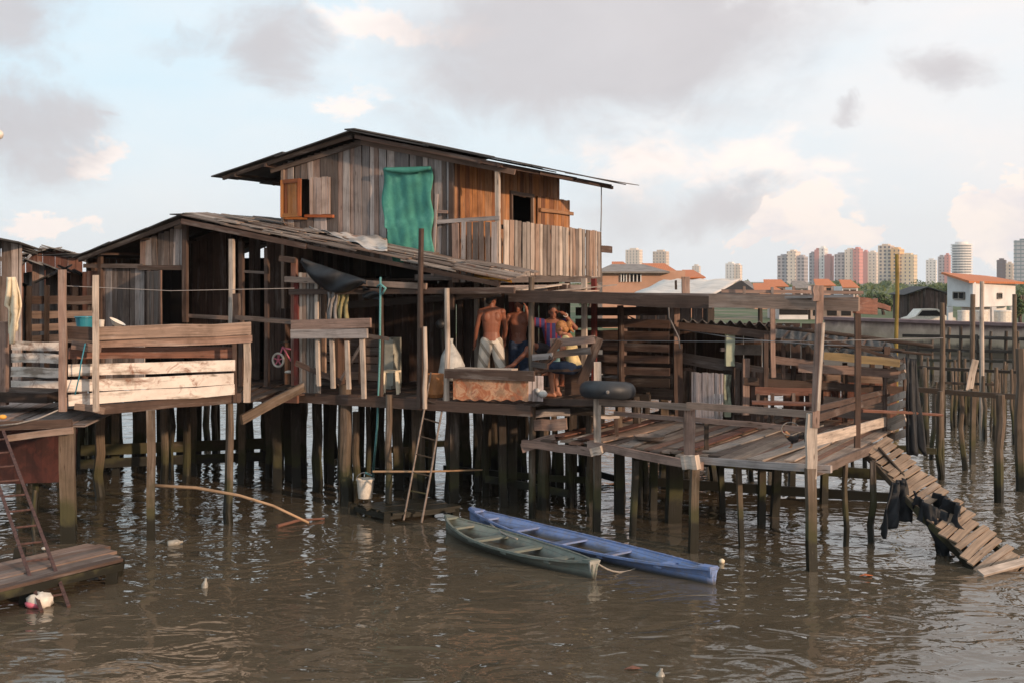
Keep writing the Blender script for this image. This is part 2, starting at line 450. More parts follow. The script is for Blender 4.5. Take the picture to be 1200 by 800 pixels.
def postpx(mb, px, y0, y1, Y, wpx, px1=None, square=True):
    """upright from image rows y0 (top) to y1 at depth Y"""
    a = pt(px if px1 is None else px1, y1, Y); b = pt(px, y0, Y); w = wpx/F*Y
    if square: mb.board(a, b, w, w*.8, side=(1, 0, 0), seg=3)
    else: mb.pole(spole(a, b, 4, .012), w/2, w/2*.85, 8)
    return mb
def bpx(mb, p0, Y0, p1, Y1, hpx, t=.04):
    """horizontal beam between two image points at given depths"""
    a = pt(*p0, Y0); b = pt(*p1, Y1)
    return mb.board(a, b, hpx/F*(Y0+Y1)/2, t, side=(0, 0, 1), seg=4)
def roofpanel(mb, A, B, C, D, nu, nv, t=.02, jz=.012, over=.06):
    """sheets laid in nu columns (A->B) by nv rows (A->D), D-C being the lower edge; lower rows tucked under upper"""
    A, B, C, D = map(V, (A, B, C, D))
    nrm = (B-A).cross(D-A).normalized()
    if nrm.z < 0: nrm = -nrm
    for j in range(nv):
        for i in range(nu):
            f0, f1 = i/nu, (i+1)/nu; h0, h1 = j/nv, (j+1)/nv
            def P(x, y): return A.lerp(B, x).lerp(D.lerp(C, x), y)
            a = P((f0+f1)/2, h0); b_ = P((f0+f1)/2, h1)
            dd = (b_-a).normalized(); w = (P(f1, h0)-P(f0, h0)).length
            lift = nrm*(.02*((nv-j) % 2)+R(-jz, jz)+.008*(i % 2))
            mb.board(a-dd*over*R(.3, 1)+lift+nrm*.012, b_+dd*over*R(.2, 1.3)+lift, w*R(1.0, 1.06), t, side=(B-A), rough=.8, seg=2)
    return mb
def cloth(name, mat, pts_fn, nx, ny, thick=.012, parent=None, label=None, cat=None):
    """a draped sheet with real thickness: pts_fn(s,t)->point"""
    P = [[pts_fn(i/nx, j/ny) for i in range(nx+1)] for j in range(ny+1)]
    vs = [p for r in P for p in r]; W = nx+1; fs = []
    nr = []
    for j in range(ny+1):
        for i in range(nx+1):
            dx = P[j][min(i+1, nx)]-P[j][max(i-1, 0)]; dy = P[min(j+1, ny)][i]-P[max(j-1, 0)][i]
            n = dx.cross(dy); nr.append(n.normalized() if n.length > 1e-9 else V((0, -1, 0)))
    n0 = len(vs); vs2 = [v-n*thick for v, n in zip(vs, nr)]
    for j in range(ny):
        for i in range(nx):
            f = [j*W+i, j*W+i+1, (j+1)*W+i+1, (j+1)*W+i]; fs.append(f); fs.append([n0+k for k in reversed(f)])
    rim = list(range(W))+[j*W+nx for j in range(1, ny+1)]+[ny*W+i for i in range(nx-1, -1, -1)]+[j*W for j in range(ny-1, 0, -1)]
    for k in range(len(rim)):
        x, y = rim[k], rim[(k+1) % len(rim)]; fs.append([y, x, n0+x, n0+y])
    mb = MB().add(vs+vs2, fs); o = mb.build(name, mat, parent, smooth=True)
    if label: tag(o, label, cat)
    return o

M['shutterpale'] = wood('pale_shutter_boards', [(.66, .50, .42), (.58, .44, .37), (.50, .38, .33)], dark_grain=.2)
# ================================================================ camera, sky, sun
cam = bpy.data.cameras.new('camera'); co = bpy.data.objects.new('camera', cam); COL.objects.link(co)
co.location = (0, 0, CZ); co.rotation_euler = (math.radians(90), 0, 0)
cam.sensor_width = 36; cam.lens = 36*F/1200; cam.shift_y = -70/1200; cam.clip_end = 9000; cam.clip_start = .1
scene.camera = co
SUN_AZ = math.radians(133); SUN_EL = math.radians(13)
sd = V((math.sin(SUN_AZ)*math.cos(SUN_EL), math.cos(SUN_AZ)*math.cos(SUN_EL), math.sin(SUN_EL)))
sl = bpy.data.lights.new('sun', 'SUN'); so = bpy.data.objects.new('sun', sl); COL.objects.link(so)
sl.energy = 3.3; sl.angle = math.radians(1.5); sl.color = (1, .70, .47)
so.rotation_euler = sd.to_track_quat('Z', 'Y').to_euler(); so.location = sd*60
w = bpy.data.worlds.new('World'); scene.world = w; w.use_nodes = True
nt = w.node_tree; bg = nt.nodes['Background']
sky = N(nt, 'ShaderNodeTexSky', sky_type='NISHITA'); sky.sun_disc = False
sky.sun_elevation = SUN_EL; sky.sun_rotation = SUN_AZ; sky.dust_density = 1.5; sky.ozone_density = 1.5
tc = N(nt, 'ShaderNodeTexCoord'); sep = N(nt, 'ShaderNodeSeparateXYZ'); nt.links.new(tc.outputs['Generated'], sep.inputs[0])
dx, dy, dz = sep.outputs
az0 = math_(nt, 'ARCTAN2', dx, dy); el0 = math_(nt, 'ARCSINE', dz)
n1 = noise_(nt, mapping(nt, tc.outputs['Generated'], (1, 1, 1.9)), 5.0, 9, .56, .25)
n2 = noise_(nt, mapping(nt, tc.outputs['Generated'], (1, 1, 1.6)), 16.0, 7, .6, .3)
n3 = noise_(nt, mapping(nt, tc.outputs['Generated'], (1, 1, 3.0)), 2.6, 6, .55, .2)
w1_ = noise_(nt, mapping(nt, tc.outputs['Generated'], (1, 1, 1.6)), 7.0, 8, .62, .4)
w2_ = noise_(nt, mapping(nt, tc.outputs['Generated'], (1.1, 1, 1.5)), 11.0, 8, .62, .4)
az = math_(nt, 'ADD', az0, math_(nt, 'MULTIPLY', math_(nt, 'SUBTRACT', w1_, .5), .17)); el = math_(nt, 'ADD', el0, math_(nt, 'MULTIPLY', math_(nt, 'SUBTRACT', w2_, .5), .10))
def blobs(lst):
    tot = None
    for (bx, by, rx, ry, a) in lst:
        a0 = math.atan((bx-600)/F); e0 = math.atan((330-by)/F)
        u = math_(nt, 'DIVIDE', math_(nt, 'SUBTRACT', az, a0), rx/F); v_ = math_(nt, 'DIVIDE', math_(nt, 'SUBTRACT', el, e0), ry/F)
        d2 = math_(nt, 'ADD', math_(nt, 'MULTIPLY', u, u), math_(nt, 'MULTIPLY', v_, v_))
        k = math_(nt, 'MULTIPLY', math_(nt, 'EXPONENT', math_(nt, 'MULTIPLY', d2, -.7)), a)
        tot = k if tot is None else math_(nt, 'MAXIMUM', tot, k)
    return tot
S = 10.0   # sky colours are multiplied by the .1 background strength
def c10(r, gg, b): return (r*S, gg*S, b*S)
# clear air: the sky texture lifted by bright thin cloud; paler and warmer to the right and towards the horizon
warmf = math_(nt, 'ADD', math_(nt, 'MULTIPLY', az, .9), math_(nt, 'ADD', .42, math_(nt, 'MULTIPLY', math_(nt, 'SUBTRACT', n3, .5), 1.6)), clamp=True)
veil = mix(nt, warmf, c10(.66, .83, .93), c10(.95, .89, .87))
lowf = ramp(nt, math_(nt, 'ADD', el0, math_(nt, 'MULTIPLY', math_(nt, 'SUBTRACT', n3, .5), .12)), [(.02, (.75,)*3), (.13, (0,)*3)])
veil = mix(nt, lowf, veil, c10(.79, .83, .87))
base = mix(nt, .93, sky.outputs[0], veil)
# general cloud everywhere else on the dome
gen = ramp(nt, n3, [(.50, (0,)*3), (.66, (.55,)*3)])
away = math_(nt, 'GREATER_THAN', math_(nt, 'ABSOLUTE', az), .55)
high = math_(nt, 'GREATER_THAN', el, .30)
gen = mix(nt, 1, gen, math_(nt, 'MAXIMUM', away, high), 'MULTIPLY')
base = mix(nt, gen, base, c10(.60, .57, .60))
def cloudmask(bl, lo, hi, kn=.75, kf=.35):
    s = math_(nt, 'ADD', bl, math_(nt, 'ADD', math_(nt, 'MULTIPLY', math_(nt, 'SUBTRACT', n1, .5), kn), math_(nt, 'MULTIPLY', math_(nt, 'SUBTRACT', n2, .5), kf)))
    return ramp(nt, s, [(lo, (0,)*3), (hi, (1,)*3)], 'EASE')
pinkish = cloudmask(blobs([(950, 262, 80, 42, .7), (62, 278, 42, 16, 1.0), (95, 192, 32, 18, .65), (430, 115, 50, 30, .55),
                           (440, 30, 140, 30, .6), (900, 190, 300, 60, .45)]), .32, .56, .7, .7)
cumul = cloudmask(blobs([(955, 272, 62, 36, 1.0), (900, 292, 50, 12, .85), (1195, 262, 42, 46, 1.0), (1010, 285, 40, 16, .8)]), .40, .50, .6, .8)
greyish = cloudmask(blobs([(700, 50, 230, 95, 1.1), (590, 90, 90, 45, .8), (850, 20, 110, 45, .9), (295, 62, 75, 50, .85), (210, 60, 70, 22, .6), (20, 40, 70, 60, .85), (15, 165, 80, 62, .95),
                           (85, 145, 30, 12, .7), (1120, 95, 55, 28, .75), (985, 128, 34, 16, .7), (860, 245, 90, 38, .75), (1060, 0, 160, 14, .6), (500, 150, 110, 30, .5),
                           (740, 255, 90, 60, .5)]), .26, .86, .75, .3)
col = mix(nt, math_(nt, 'MULTIPLY', pinkish, .85), base, mix(nt, n2, c10(.92, .82, .79), c10(1.15, 1.0, .90)))
col = mix(nt, math_(nt, 'MULTIPLY', greyish, .85), col, mix(nt, n1, c10(.43, .41, .435), c10(.68, .645, .66)))
col = mix(nt, math_(nt, 'MULTIPLY', cumul, .92), col, mix(nt, ramp(nt, math_(nt, 'ADD', math_(nt, 'MULTIPLY', n2, 1.0), math_(nt, 'MULTIPLY', el0, 2.0)), [(.42, (0,)*3), (.66, (1,)*3)]), c10(.80, .75, .77), c10(1.0, .885, .81)))
nt.links.new(col, bg.inputs[0]); bg.inputs[1].default_value = .1
vs_ = scene.view_settings; vs_.view_transform = 'Standard'; vs_.look = 'None'; vs_.exposure = .2; vs_.gamma = 1; vs_.use_curve_mapping = False

# ================================================================ water and land
m, nt, b = newmat('muddy_water'); geo = N(nt, 'ShaderNodeNewGeometry')
P = geo.outputs['Position']
na = noise_(nt, mapping(nt, P, (1, 1.3, 1)), 1.15, 2, .45, 1.3)
nb = noise_(nt, mapping(nt, P, (1, 1.4, 1)), 3.4, 2, .4, .9)
nc = noise_(nt, mapping(nt, P, (1, 1.2, 1)), 13, 2, .5, .3)
calm = ramp(nt, noise_(nt, P, .16, 2, .5), [(.35, (.5,)*3), (.65, (1.15,)*3)])
h = math_(nt, 'ADD', math_(nt, 'MULTIPLY', na, 1.0), math_(nt, 'ADD', math_(nt, 'MULTIPLY', nb, .22), math_(nt, 'MULTIPLY', nc, .012)))
bp = N(nt, 'ShaderNodeBump'); bp.inputs['Distance'].default_value = .088
nt.links.new(math_(nt, 'MULTIPLY', calm, .62), bp.inputs['Strength']); nt.links.new(h, bp.inputs['Height']); nt.links.new(bp.outputs[0], b.inputs['Normal'])
mud = noise_(nt, P, .5, 4, .6)
nt.links.new(ramp(nt, mud, [(.3, (.080, .063, .043)), (.7, (.102, .081, .055))]), b.inputs['Base Color'])
b.inputs['Roughness'].default_value = .04; b.inputs['IOR'].default_value = 1.45; b.inputs['Specular IOR Level'].default_value = .5
M['water'] = m
wm = MB().add([(-500, -60, 0), (500, -60, 0), (500, 90, 0), (-500, 90, 0)], [[0, 1, 2, 3]])
tag(wm.build('water', 'water'), kind='structure')

m, nt, b = newmat('bank_ground'); geo = N(nt, 'ShaderNodeNewGeometry'); sp = N(nt, 'ShaderNodeSeparateXYZ'); nt.links.new(geo.outputs['Position'], sp.inputs[0])
gn = noise_(nt, geo.outputs['Position'], .25, 6, .6); gn2 = noise_(nt, geo.outputs['Position'], 2.0, 5, .6)
gr = mix(nt, ramp(nt, gn, [(.52, (0,)*3), (.62, (1,)*3)]), (.055, .085, .025), (.19, .14, .10))
md = mix(nt, gn2, (.075, .055, .038), (.14, .105, .075))
nt.links.new(mix(nt, ramp(nt, sp.outputs[2], [(.78, (0,)*3), (.95, (1,)*3)]), md, gr), b.inputs['Base Color']); b.inputs['Roughness'].default_value = .9
M['ground'] = m
def near(x): return 64.0 if x < 12 else max(38.0, 64-(x-12)*1.52)
xs = [-500, -200, -60, -20, 0, 6, 10, 12]+[12+i*2 for i in range(1, 12)]+[60, 120, 500]
rows = []
for x in xs:
    n_ = near(x)
    rows.append([(x, n_-11, -.5), (x, n_-6, .12), (x, n_, .62), (x+.2, n_+.6, 1.0), (x*1.1, n_+60, 1.0), (x*9, 5000, 1.0)])
mb = MB(); vs = [p for r in rows for p in r]; fs = []
for i in range(len(rows)-1):
    for j in range(5): fs.append([i*6+j, (i+1)*6+j, (i+1)*6+j+1, i*6+j+1])
mb.add(vs, fs); tag(mb.build('ground', 'ground'), kind='structure')

# sea wall, with a walkway kerb and tidemarks
m, nt, b = newmat('tide_stained_wall'); geo = N(nt, 'ShaderNodeNewGeometry'); sp = N(nt, 'ShaderNodeSeparateXYZ'); nt.links.new(geo.outputs['Position'], sp.inputs[0])
n_a = noise_(nt, geo.outputs['Position'], .5, 6, .6); n_b = noise_(nt, mapping(nt, geo.outputs['Position'], (1.5, 1.5, .25)), 1.6, 5, .6)
zz = math_(nt, 'ADD', math_(nt, 'MULTIPLY', sp.outputs[2], .5), math_(nt, 'MULTIPLY', math_(nt, 'SUBTRACT', n_b, .5), .25))
c = ramp(nt, zz, [(.2, (.09, .065, .045)), (.42, (.19, .15, .10)), (.5, (.06, .045, .035)), (.58, (.42, .33, .23)), (.82, (.50, .37, .29)), (.93, (.18, .12, .11))])
nt.links.new(mix(nt, ramp(nt, n_a, [(.45, (0,)*3), (.65, (.7,)*3)]), c, (.15, .105, .075)), b.inputs['Base Color']); b.inputs['Roughness'].default_value = .9
M['seawall'] = m
M['walk'] = flat('purple_grey_path', (.24, .155, .15), .9, .25, .6)
wl = thing('sea_wall', 'long tide stained concrete sea wall below the white house', 'wall', (18, 57, .3))
mb = MB(); pts_ = [(x, near(x)) for x in (15.5, 18, 20, 24, 28, 34, 44)]
mc = MB()
for (x0, y0), (x1, y1) in zip(pts_[:-1], pts_[1:]):
    mb.board((x0, y0, 1.1), (x1, y1, 1.1), 1.7, .5, rough=.1)
    mc.board((x0, y0-.05, 2.0), (x1, y1-.05, 2.0), .13, .8, rough=.05)
    mb.board((x0-.2, y0-.35, .95), (x1-.2, y1-.35, .95), .1, .2, rough=.2)
mb.build('wall', 'seawall', wl); mc.build('coping', 'walk', wl)

# ================================================================ skyline
def local_build(mb, name, mat, parent):
    me = bpy.data.meshes.new(name); me.from_pydata([tuple(p) for p in mb.v], [], mb.f)
    me.materials.append(M[mat] if isinstance(mat, str) else mat)
    o = bpy.data.objects.new(name, me); COL.objects.link(o); o.parent = parent; return o
_fc = {}
def facade(wall, win, sx=3.4, sz=3.0, fx=.5, fz=.5):
    key = (wall, win, sx, sz, fx, fz)
    if key in _fc: return _fc[key]
    m, nt, b = newmat('tower_facade'); tc = N(nt, 'ShaderNodeTexCoord'); sp = N(nt, 'ShaderNodeSeparateXYZ'); nt.links.new(tc.outputs['Object'], sp.inputs[0])
    hx = math_(nt, 'FRACT', math_(nt, 'ADD', math_(nt, 'DIVIDE', math_(nt, 'ADD', sp.outputs[0], sp.outputs[1]), sx), 100))
    hz = math_(nt, 'FRACT', math_(nt, 'ADD', math_(nt, 'DIVIDE', sp.outputs[2], sz), 100))
    k = math_(nt, 'MULTIPLY', math_(nt, 'LESS_THAN', hx, fx), math_(nt, 'LESS_THAN', hz, fz))
    nrm = N(nt, 'ShaderNodeNewGeometry'); s2 = N(nt, 'ShaderNodeSeparateXYZ'); nt.links.new(nrm.outputs['Normal'], s2.inputs[0])
    k = math_(nt, 'MULTIPLY', k, math_(nt, 'LESS_THAN', s2.outputs[2], .5))
    nt.links.new(mix(nt, k, wall, win), b.inputs['Base Color']); b.inputs['Roughness'].default_value = .7
    _fc[key] = m; return m
WCOL = {'cream': (.72, .60, .50), 'white': (.78, .73, .69), 'grey': (.40, .36, .37), 'pink': (.58, .25, .22), 'orange': (.68, .43, .20), 'tan': (.60, .48, .38), 'glass': (.16, .22, .25), 'dark': (.10, .07, .075), 'yellow': (.68, .54, .36)}
def tower(px0, px1, ytop, Y, label, bits, yaw=-30, group='apartment towers on the far skyline', ybase=345):
    """bits: (fx0, fx1, dz rows lower than the top, wall colour, window fractions) from left to right"""
    sc = Y/F; cx = ((px0+px1)/2-600)*sc; H = (330-ytop)*sc+CZ; W = (px1-px0)*sc
    ya = math.radians(yaw); rel = math.atan2(cx, Y)
    r = thing('apartment_tower', label, 'tower', (cx, Y, 1.0), group)
    r.rotation_euler.z = ya
    k = W/(abs(math.cos(ya))+.55*abs(math.sin(ya)))
    for (f0, f1, dr, colr, win, dep) in bits:
        hh = H-1-dr*sc; mb = MB(); dd = k*.55*dep
        mb.box(((f0+f1-1)/2*k, 0, hh/2), ((f1-f0)*k, dd, hh))
        local_build(mb, 'wall', facade(WCOL[colr], (.10, .095, .11) if win[2] == 0 else (.45, .44, .45), *win[3:5] if len(win) > 3 else (4.2, 3.6), win[0], win[1]), r)
        mr = MB(); mr.box(((f0+f1-1)/2*k, 0, hh+1.2*sc*.8), ((f1-f0)*k*.5, dd*.6, 2.4*sc*.8)); local_build(mr, 'roof_tank', facade(WCOL[colr], WCOL[colr]), r)
    return r, k, H, sc
T = tower
T(911, 947, 298, 1250, 'pink topped tower with painted shade grey and sunlit cream, leftmost of the skyline cluster', [(0, .36, 2, 'grey', (.6, .55, 0), 1), (.37, .7, -3, 'cream', (.25, .4, 0), 1.15), (.71, 1, 3, 'grey', (.6, .55, 0), .95)])  # grey left and cream middle carry shade and sun in their colour
T(948, 977, 293, 1300, 'cream tower with tall pink wedges, second of the skyline cluster', [(0, .25, 4, 'grey', (.5, .5, 0), .9), (.26, .45, 0, 'pink', (.0, .5, 0), 1.1), (.46, .72, -2, 'white', (.3, .5, 0), 1), (.73, 1, 7, 'pink', (.0, .5, 0), 1.1)])
T(978, 1011, 293, 1280, 'grey and cream tower with pink zigzags and a pink spine, third of the skyline cluster', [(0, .4, 5, 'grey', (.55, .55, 0), 1), (.41, .74, 0, 'cream', (.2, .4, 0), 1.05), (.75, 1, -1, 'pink', (.25, .4, 0), 1.15)])
T(1011, 1029, 295, 1350, 'slim cream tower with pink zigzags beside the orange towers', [(0, .35, 0, 'pink', (.0, .4, 0), 1.1), (.36, 1, 1, 'cream', (.25, .4, 0), 1)])
T(1029, 1075, 291, 1200, 'tall orange tower with a painted sunlit yellow side at the end of the skyline cluster', [(0, .35, -3, 'tan', (.5, .55, 0), 1), (.36, .62, 1, 'orange', (.35, .5, 0), 1.15), (.63, 1, 8, 'yellow', (.3, .5, 0), .9)])  # yellow right part paints the sunlit face, tan left part the shaded one
T(1085, 1098, 305, 1500, 'narrow plain white tower between the orange and the ribbed towers', [(0, 1, 0, 'white', (.3, .4, 0), 1)])
T(1099, 1114, 299, 1400, 'grey tower with a red spine left of the white ribbed tower', [(0, .55, 2, 'grey', (.5, .5, 0), 1), (.56, 1, 0, 'pink', (.2, .4, 0), 1.05)])
T(1168, 1188, 305, 1250, 'dark red topped brown tower right of the white house roof', [(0, .55, 0, 'dark', (.4, .5, 0), 1), (.56, 1, 4, 'tan', (.35, .5, 0), .95)])
T(1188, 1216, 282, 1100, 'tall grey glass tower cut by the right edge of the photo', [(0, 1, 0, 'glass', (.8, .7, 1), 1)])
T(733, 753, 293, 1500, 'pale tower, left of the twin towers above the orange rooftops', [(0, 1, 0, 'cream', (.3, .45, 0), 1)], group='pale towers beyond the orange rooftops')
T(765, 784, 295, 1450, 'pale brownish tower, right of the twin towers above the orange rooftops', [(0, 1, 0, 'tan', (.3, .45, 0), 1)], group='pale towers beyond the orange rooftops')
T(811, 821, 312, 1900, 'tiny pale tower just right of the salmon house', [(0, 1, 0, 'cream', (.3, .45, 0), 1)], group='pale towers beyond the orange rooftops')
T(850, 870, 309, 1500, 'pale cream tower standing alone above the white tarp roof', [(0, .6, 0, 'white', (.3, .45, 0), 1), (.61, 1, 2, 'cream', (.3, .45, 0), .9)], group='pale towers beyond the orange rooftops')
# the round ribbed white tower
sc_ = 1300/F; r = thing('apartment_tower', 'white rounded tower ringed by balconies above the white house', 'tower', ((1127-600)*sc_, 1300, 1), 'apartment towers on the far skyline')
H = (330-287)*sc_+CZ-1; rad = 12.2*sc_
mb = MB(); mb.pole([(0, 0, 0), (0, 0, H)], rad*.86, rad*.86, 24, 0); local_build(mb, 'wall', facade((.25, .27, .29), (.12, .13, .15)), r)
mb = MB()
for i in range(15):
    z = H*(i+.7)/15; mb.pole([(0, 0, z), (0, 0, z+H/32)], rad, rad, 24, 0)
mb.pole([(0, 0, H), (0, 0, H+3)], rad*.6, rad*.6, 16, 0); local_build(mb, 'balcony_ring', facade(WCOL['white'], WCOL['white']), r)['kind'] = 'stuff'

# ---- foliage
def leafmat(name, a, bcol):
    m, nt, b = newmat(name); geo = N(nt, 'ShaderNodeNewGeometry')
    nt.links.new(ramp(nt, geo.outputs['Random Per Island'], [(0, a), (1, bcol)]), b.inputs['Base Color']); b.inputs['Roughness'].default_value = .7
    return m
M['leaf'] = leafmat('leaves', (.035, .06, .018), (.09, .12, .035)); M['bark'] = M['brown']
def tree(px, ytop, ybase, Y, wpx, label, n=900, name='broadleaf_tree'):
    p = pt(px, ybase, Y); sc = Y/F; h = (ybase-ytop)*sc; rr = wpx*sc/2
    z0 = 1.0; r = thing(name, label, 'tree', (p.x, Y, z0), 'trees behind the sea wall')
    top = p.z+h; mt = MB(); mt.pole(spole((p.x, Y, z0-.2), (p.x, Y, z0+(top-z0)*.55), 4, .1), rr*.09+.08, rr*.05+.04, 7)
    for k in range(4):
        a = R(0, 6.28); mt.pole([(p.x, Y, z0+(top-z0)*.4), (p.x+math.cos(a)*rr*.6, Y+math.sin(a)*rr*.6, z0+(top-z0)*.75)], .1, .05, 5)
    mt.build('trunk', 'bark', r)
    mb = MB(); cz = z0+(top-z0)*.62; rz = (top-z0)*.40
    cl = [(V((R(-.7, .7)*rr, R(-.7, .7)*rr, R(-.8, .75)*rz)), R(.3, .5)) for _ in range(14)]
    s = max(.05*rr, .12)
    for i in range(n):
        c0, q = random.choice(cl); d = V((random.gauss(0, 1), random.gauss(0, 1), random.gauss(0, 1))).normalized()*(R(.3, 1)**.5)
        c = V((p.x, Y, cz))+c0+V((d.x*rr*q, d.y*rr*q, d.z*rz*q*1.1)); a = V((R(-1, 1), R(-1, 1), R(-1, 1))).normalized(); b_ = a.orthogonal().normalized()
        k = s*R(.6, 1.4)
        mb.add([c-a*k, c+b_*k*.6, c+a*k, c-b_*k*.6], [[0, 1, 2, 3]])
    mb.build('crown', 'leaf', r)
tree(1017, 338, 372, 105, 34, 'low round green tree under the pink striped tower')
tree(1036, 343, 372, 100, 26, 'small green tree under the orange tower')
tree(1052, 345, 372, 108, 20, 'smallest green tree, left of the grey shack')
tree(1090, 330, 370, 120, 44, 'dark green tree rising behind the grey shack roof')
tree(1112, 334, 370, 118, 24, 'green tree touching the white house wall')
tree(1196, 334, 378, 74, 24, 'green tree right of the white house')
tree(905, 348, 368, 150, 30, 'distant low tree left of the sea wall')
tree(690, 332, 352, 110, 40, 'green tree half hidden behind the balcony edge')

# ---- white house on the right bank
def quadroof(mb, A, B, C, D, t=.08): return mb.quadsheet(A, B, C, D, 6, 4, None, t)
M['whitewall'] = flat('white_render', (.66, .64, .63), .85, .1, 1.2)
m, nt, b = newmat('orange_clay_tiles'); tc = N(nt, 'ShaderNodeTexCoord'); geo = N(nt, 'ShaderNodeNewGeometry')
wv = N(nt, 'ShaderNodeTexWave'); wv.inputs['Scale'].default_value = 2.2; wv.inputs['Distortion'].default_value = .5; nt.links.new(geo.outputs['Position'], wv.inputs['Vector'])
nt.links.new(mix(nt, math_(nt, 'MULTIPLY', wv.outputs[1], .4), mix(nt, noise_(nt, geo.outputs['Position'], 3, 5), (.42, .13, .05), (.62, .24, .11)), (.25, .07, .03)), b.inputs['Base Color']); b.inputs['Roughness'].default_value = .85
M['clay'] = m
hs = thing('white_house', 'two storey white house with an orange tiled roof on the right bank', 'house', (23.5, 60, 1))
Y0 = 58.0
A = pt(1110, 359, Y0+.2); B = pt(1140, 359, Y0-2.2); C = pt(1190, 359, Y0+1.5)
zb = A.z; ztl = pt(1110, 322, Y0).z; zr = pt(1140, 329, Y0).z
D = C+(A-B)
mb = MB()
def wallq(mb, a, b_, z0, za, zb_, t=.15):
    a = V((a.x, a.y, 0)); b_ = V((b_.x, b_.y, 0)); mb.quadsheet(a+V((0, 0, z0)), b_+V((0, 0, z0)), b_+V((0, 0, zb_)), a+V((0, 0, za)), 1, 1, None, t)
zt = pt(1140, 331, Y0-2).z
wallq(mb, A, B, zb, ztl, zt); wallq(mb, B, C, zb, zt, zt-.08); wallq(mb, C, D, zb, zt-.1, zt+.3); wallq(mb, D, A, zb, zt+.3, ztl)
wallq(mb, A+V((1.2, 1.2, 0)), B+V((.2, 1.6, 0)), 1.0, zb, zb); wallq(mb, B+V((.2, 1.6, 0)), C+V((-.2, .6, 0)), 1.0, zb, zb)
mb.build('wall', 'whitewall', hs)
mb = MB(); up = V((0, 0, 1))
a_ = V((A.x-.35, A.y-.2, ztl+.12)); b2 = V((B.x-.3, B.y-.35, zt+.06)); c_ = V((C.x+.4, C.y-.2, zt+.0)); d_ = V((D.x+.1, D.y+.3, ztl-.05))
mb.quadsheet(b2, c_, d_, a_, 8, 4, None, .1); mb.build('roof', 'clay', hs)
for nm, (x0, x1, y0, y1, ya, yb) in {'a': (1118, 1131, 342.5, 350.5, 0, 0), 'b': (1168, 1173, 344, 350, 1, 1)}.items():
    fr = MB(); n_ = 5
    if nm == 'a': e0, e1 = A, B
    else: e0, e1 = B, C
    def onw(px):
        k = (px-600)/F; t = (k*e0.y-e0.x)/((e1.x-e0.x)-k*(e1.y-e0.y)); q = e0.lerp(e1, t); return V((q.x, q.y, 0))
    P0, P1 = onw(x0), onw(x1); nrm = V(((P1-P0).y, -(P1-P0).x, 0)).normalized()
    z0 = CZ-(y1-330)/F*P0.y; z1 = CZ-(y0-330)/F*P0.y
    q = [P0+nrm*.02+up*z0, P1+nrm*.02+up*z0, P1+nrm*.02+up*z1, P0+nrm*.02+up*z1]
    wdo = fr.quadsheet(*q, 1, 1, None, .05).build('window', 'void', hs)
    f2 = MB()
    for s_, e_ in ((0, 1), (1, 2), (2, 3), (3, 0)): f2.board(q[s_]+nrm*.03, q[e_]+nrm*.03, .05, .04, rough=0)
    f2.board((q[0]+q[1])/2+nrm*.03, (q[2]+q[3])/2+nrm*.03, .04, .04, side=(1, 0, 0), rough=0)
    f2.build('frame', 'concrete', wdo)
for px in (1113, 1139, 1164, 1187):
    mb = MB(); q = pt(px, 372, Y0-1); mb.box((q.x, q.y, (zb+1)/2), (.22, .22, zb-1)); mb.build('column', 'whitewall', hs)
# water tanks in front of the house
for i, (px, w_, lb) in enumerate([(1129, 13, 'pale cylindrical water tank, leftmost below the white house'), (1150, 15, 'pale cylindrical water tank, middle one below the white house'), (1175, 19, 'widest pale cylindrical water tank below the white house')]):
    q = pt(px, 380, 52.5); rr = w_/2*52.5/F; mb = MB(); mb.pole([(q.x, 52.5, 1), (q.x, 52.5, 1.1+.62*2.2)], rr, rr, 20, .0); mb.pole([(q.x, 52.5, 2.47), (q.x, 52.5, 2.53)], rr*1.06, rr*1.0, 20, 0)
    tag(mb.build('water_tank', 'whiteplastic', smooth=False), lb, 'water tank', 'water tanks below the white house')
# grey shack behind the wall
sh = thing('wooden_shack', 'dark grey plank shack left of the white house', 'shack', (pt(1085, 375, 66).x, 66, 1))
mb = MB(); a = pt(1063, 375, 66); b_ = pt(1109, 375, 64); vwall(mb, a, b_, .9, lambda s: pt(0, 344, 66).z+.28*(1-abs(s-1.3)/1.1), .13)
vwall(mb, b_, b_+V((.5, 4, 0)), .9, 3.05, .15); vwall(mb, a+V((.5, 4, 0)), a, .9, 3.05, .15); mb.build('wall', 'dark', sh)
mb = MB(); zz_ = pt(0, 344, 66).z+.05; md_ = (a+b_)/2
mb.quadsheet(V((a.x-.25, a.y-.3, zz_-.12)), V((md_.x, md_.y-.3, zz_+.33)), V((md_.x+.5, md_.y+4, zz_+.33)), V((a.x+.25, a.y+4, zz_-.12)), 2, 2, None, .05)
mb.quadsheet(V((md_.x, md_.y-.3, zz_+.33)), V((b_.x+.3, b_.y-.3, zz_-.1)), V((b_.x+.8, b_.y+4, zz_-.1)), V((md_.x+.5, md_.y+4, zz_+.33)), 2, 2, None, .05)
mb.build('roof', 'roofdark', sh)
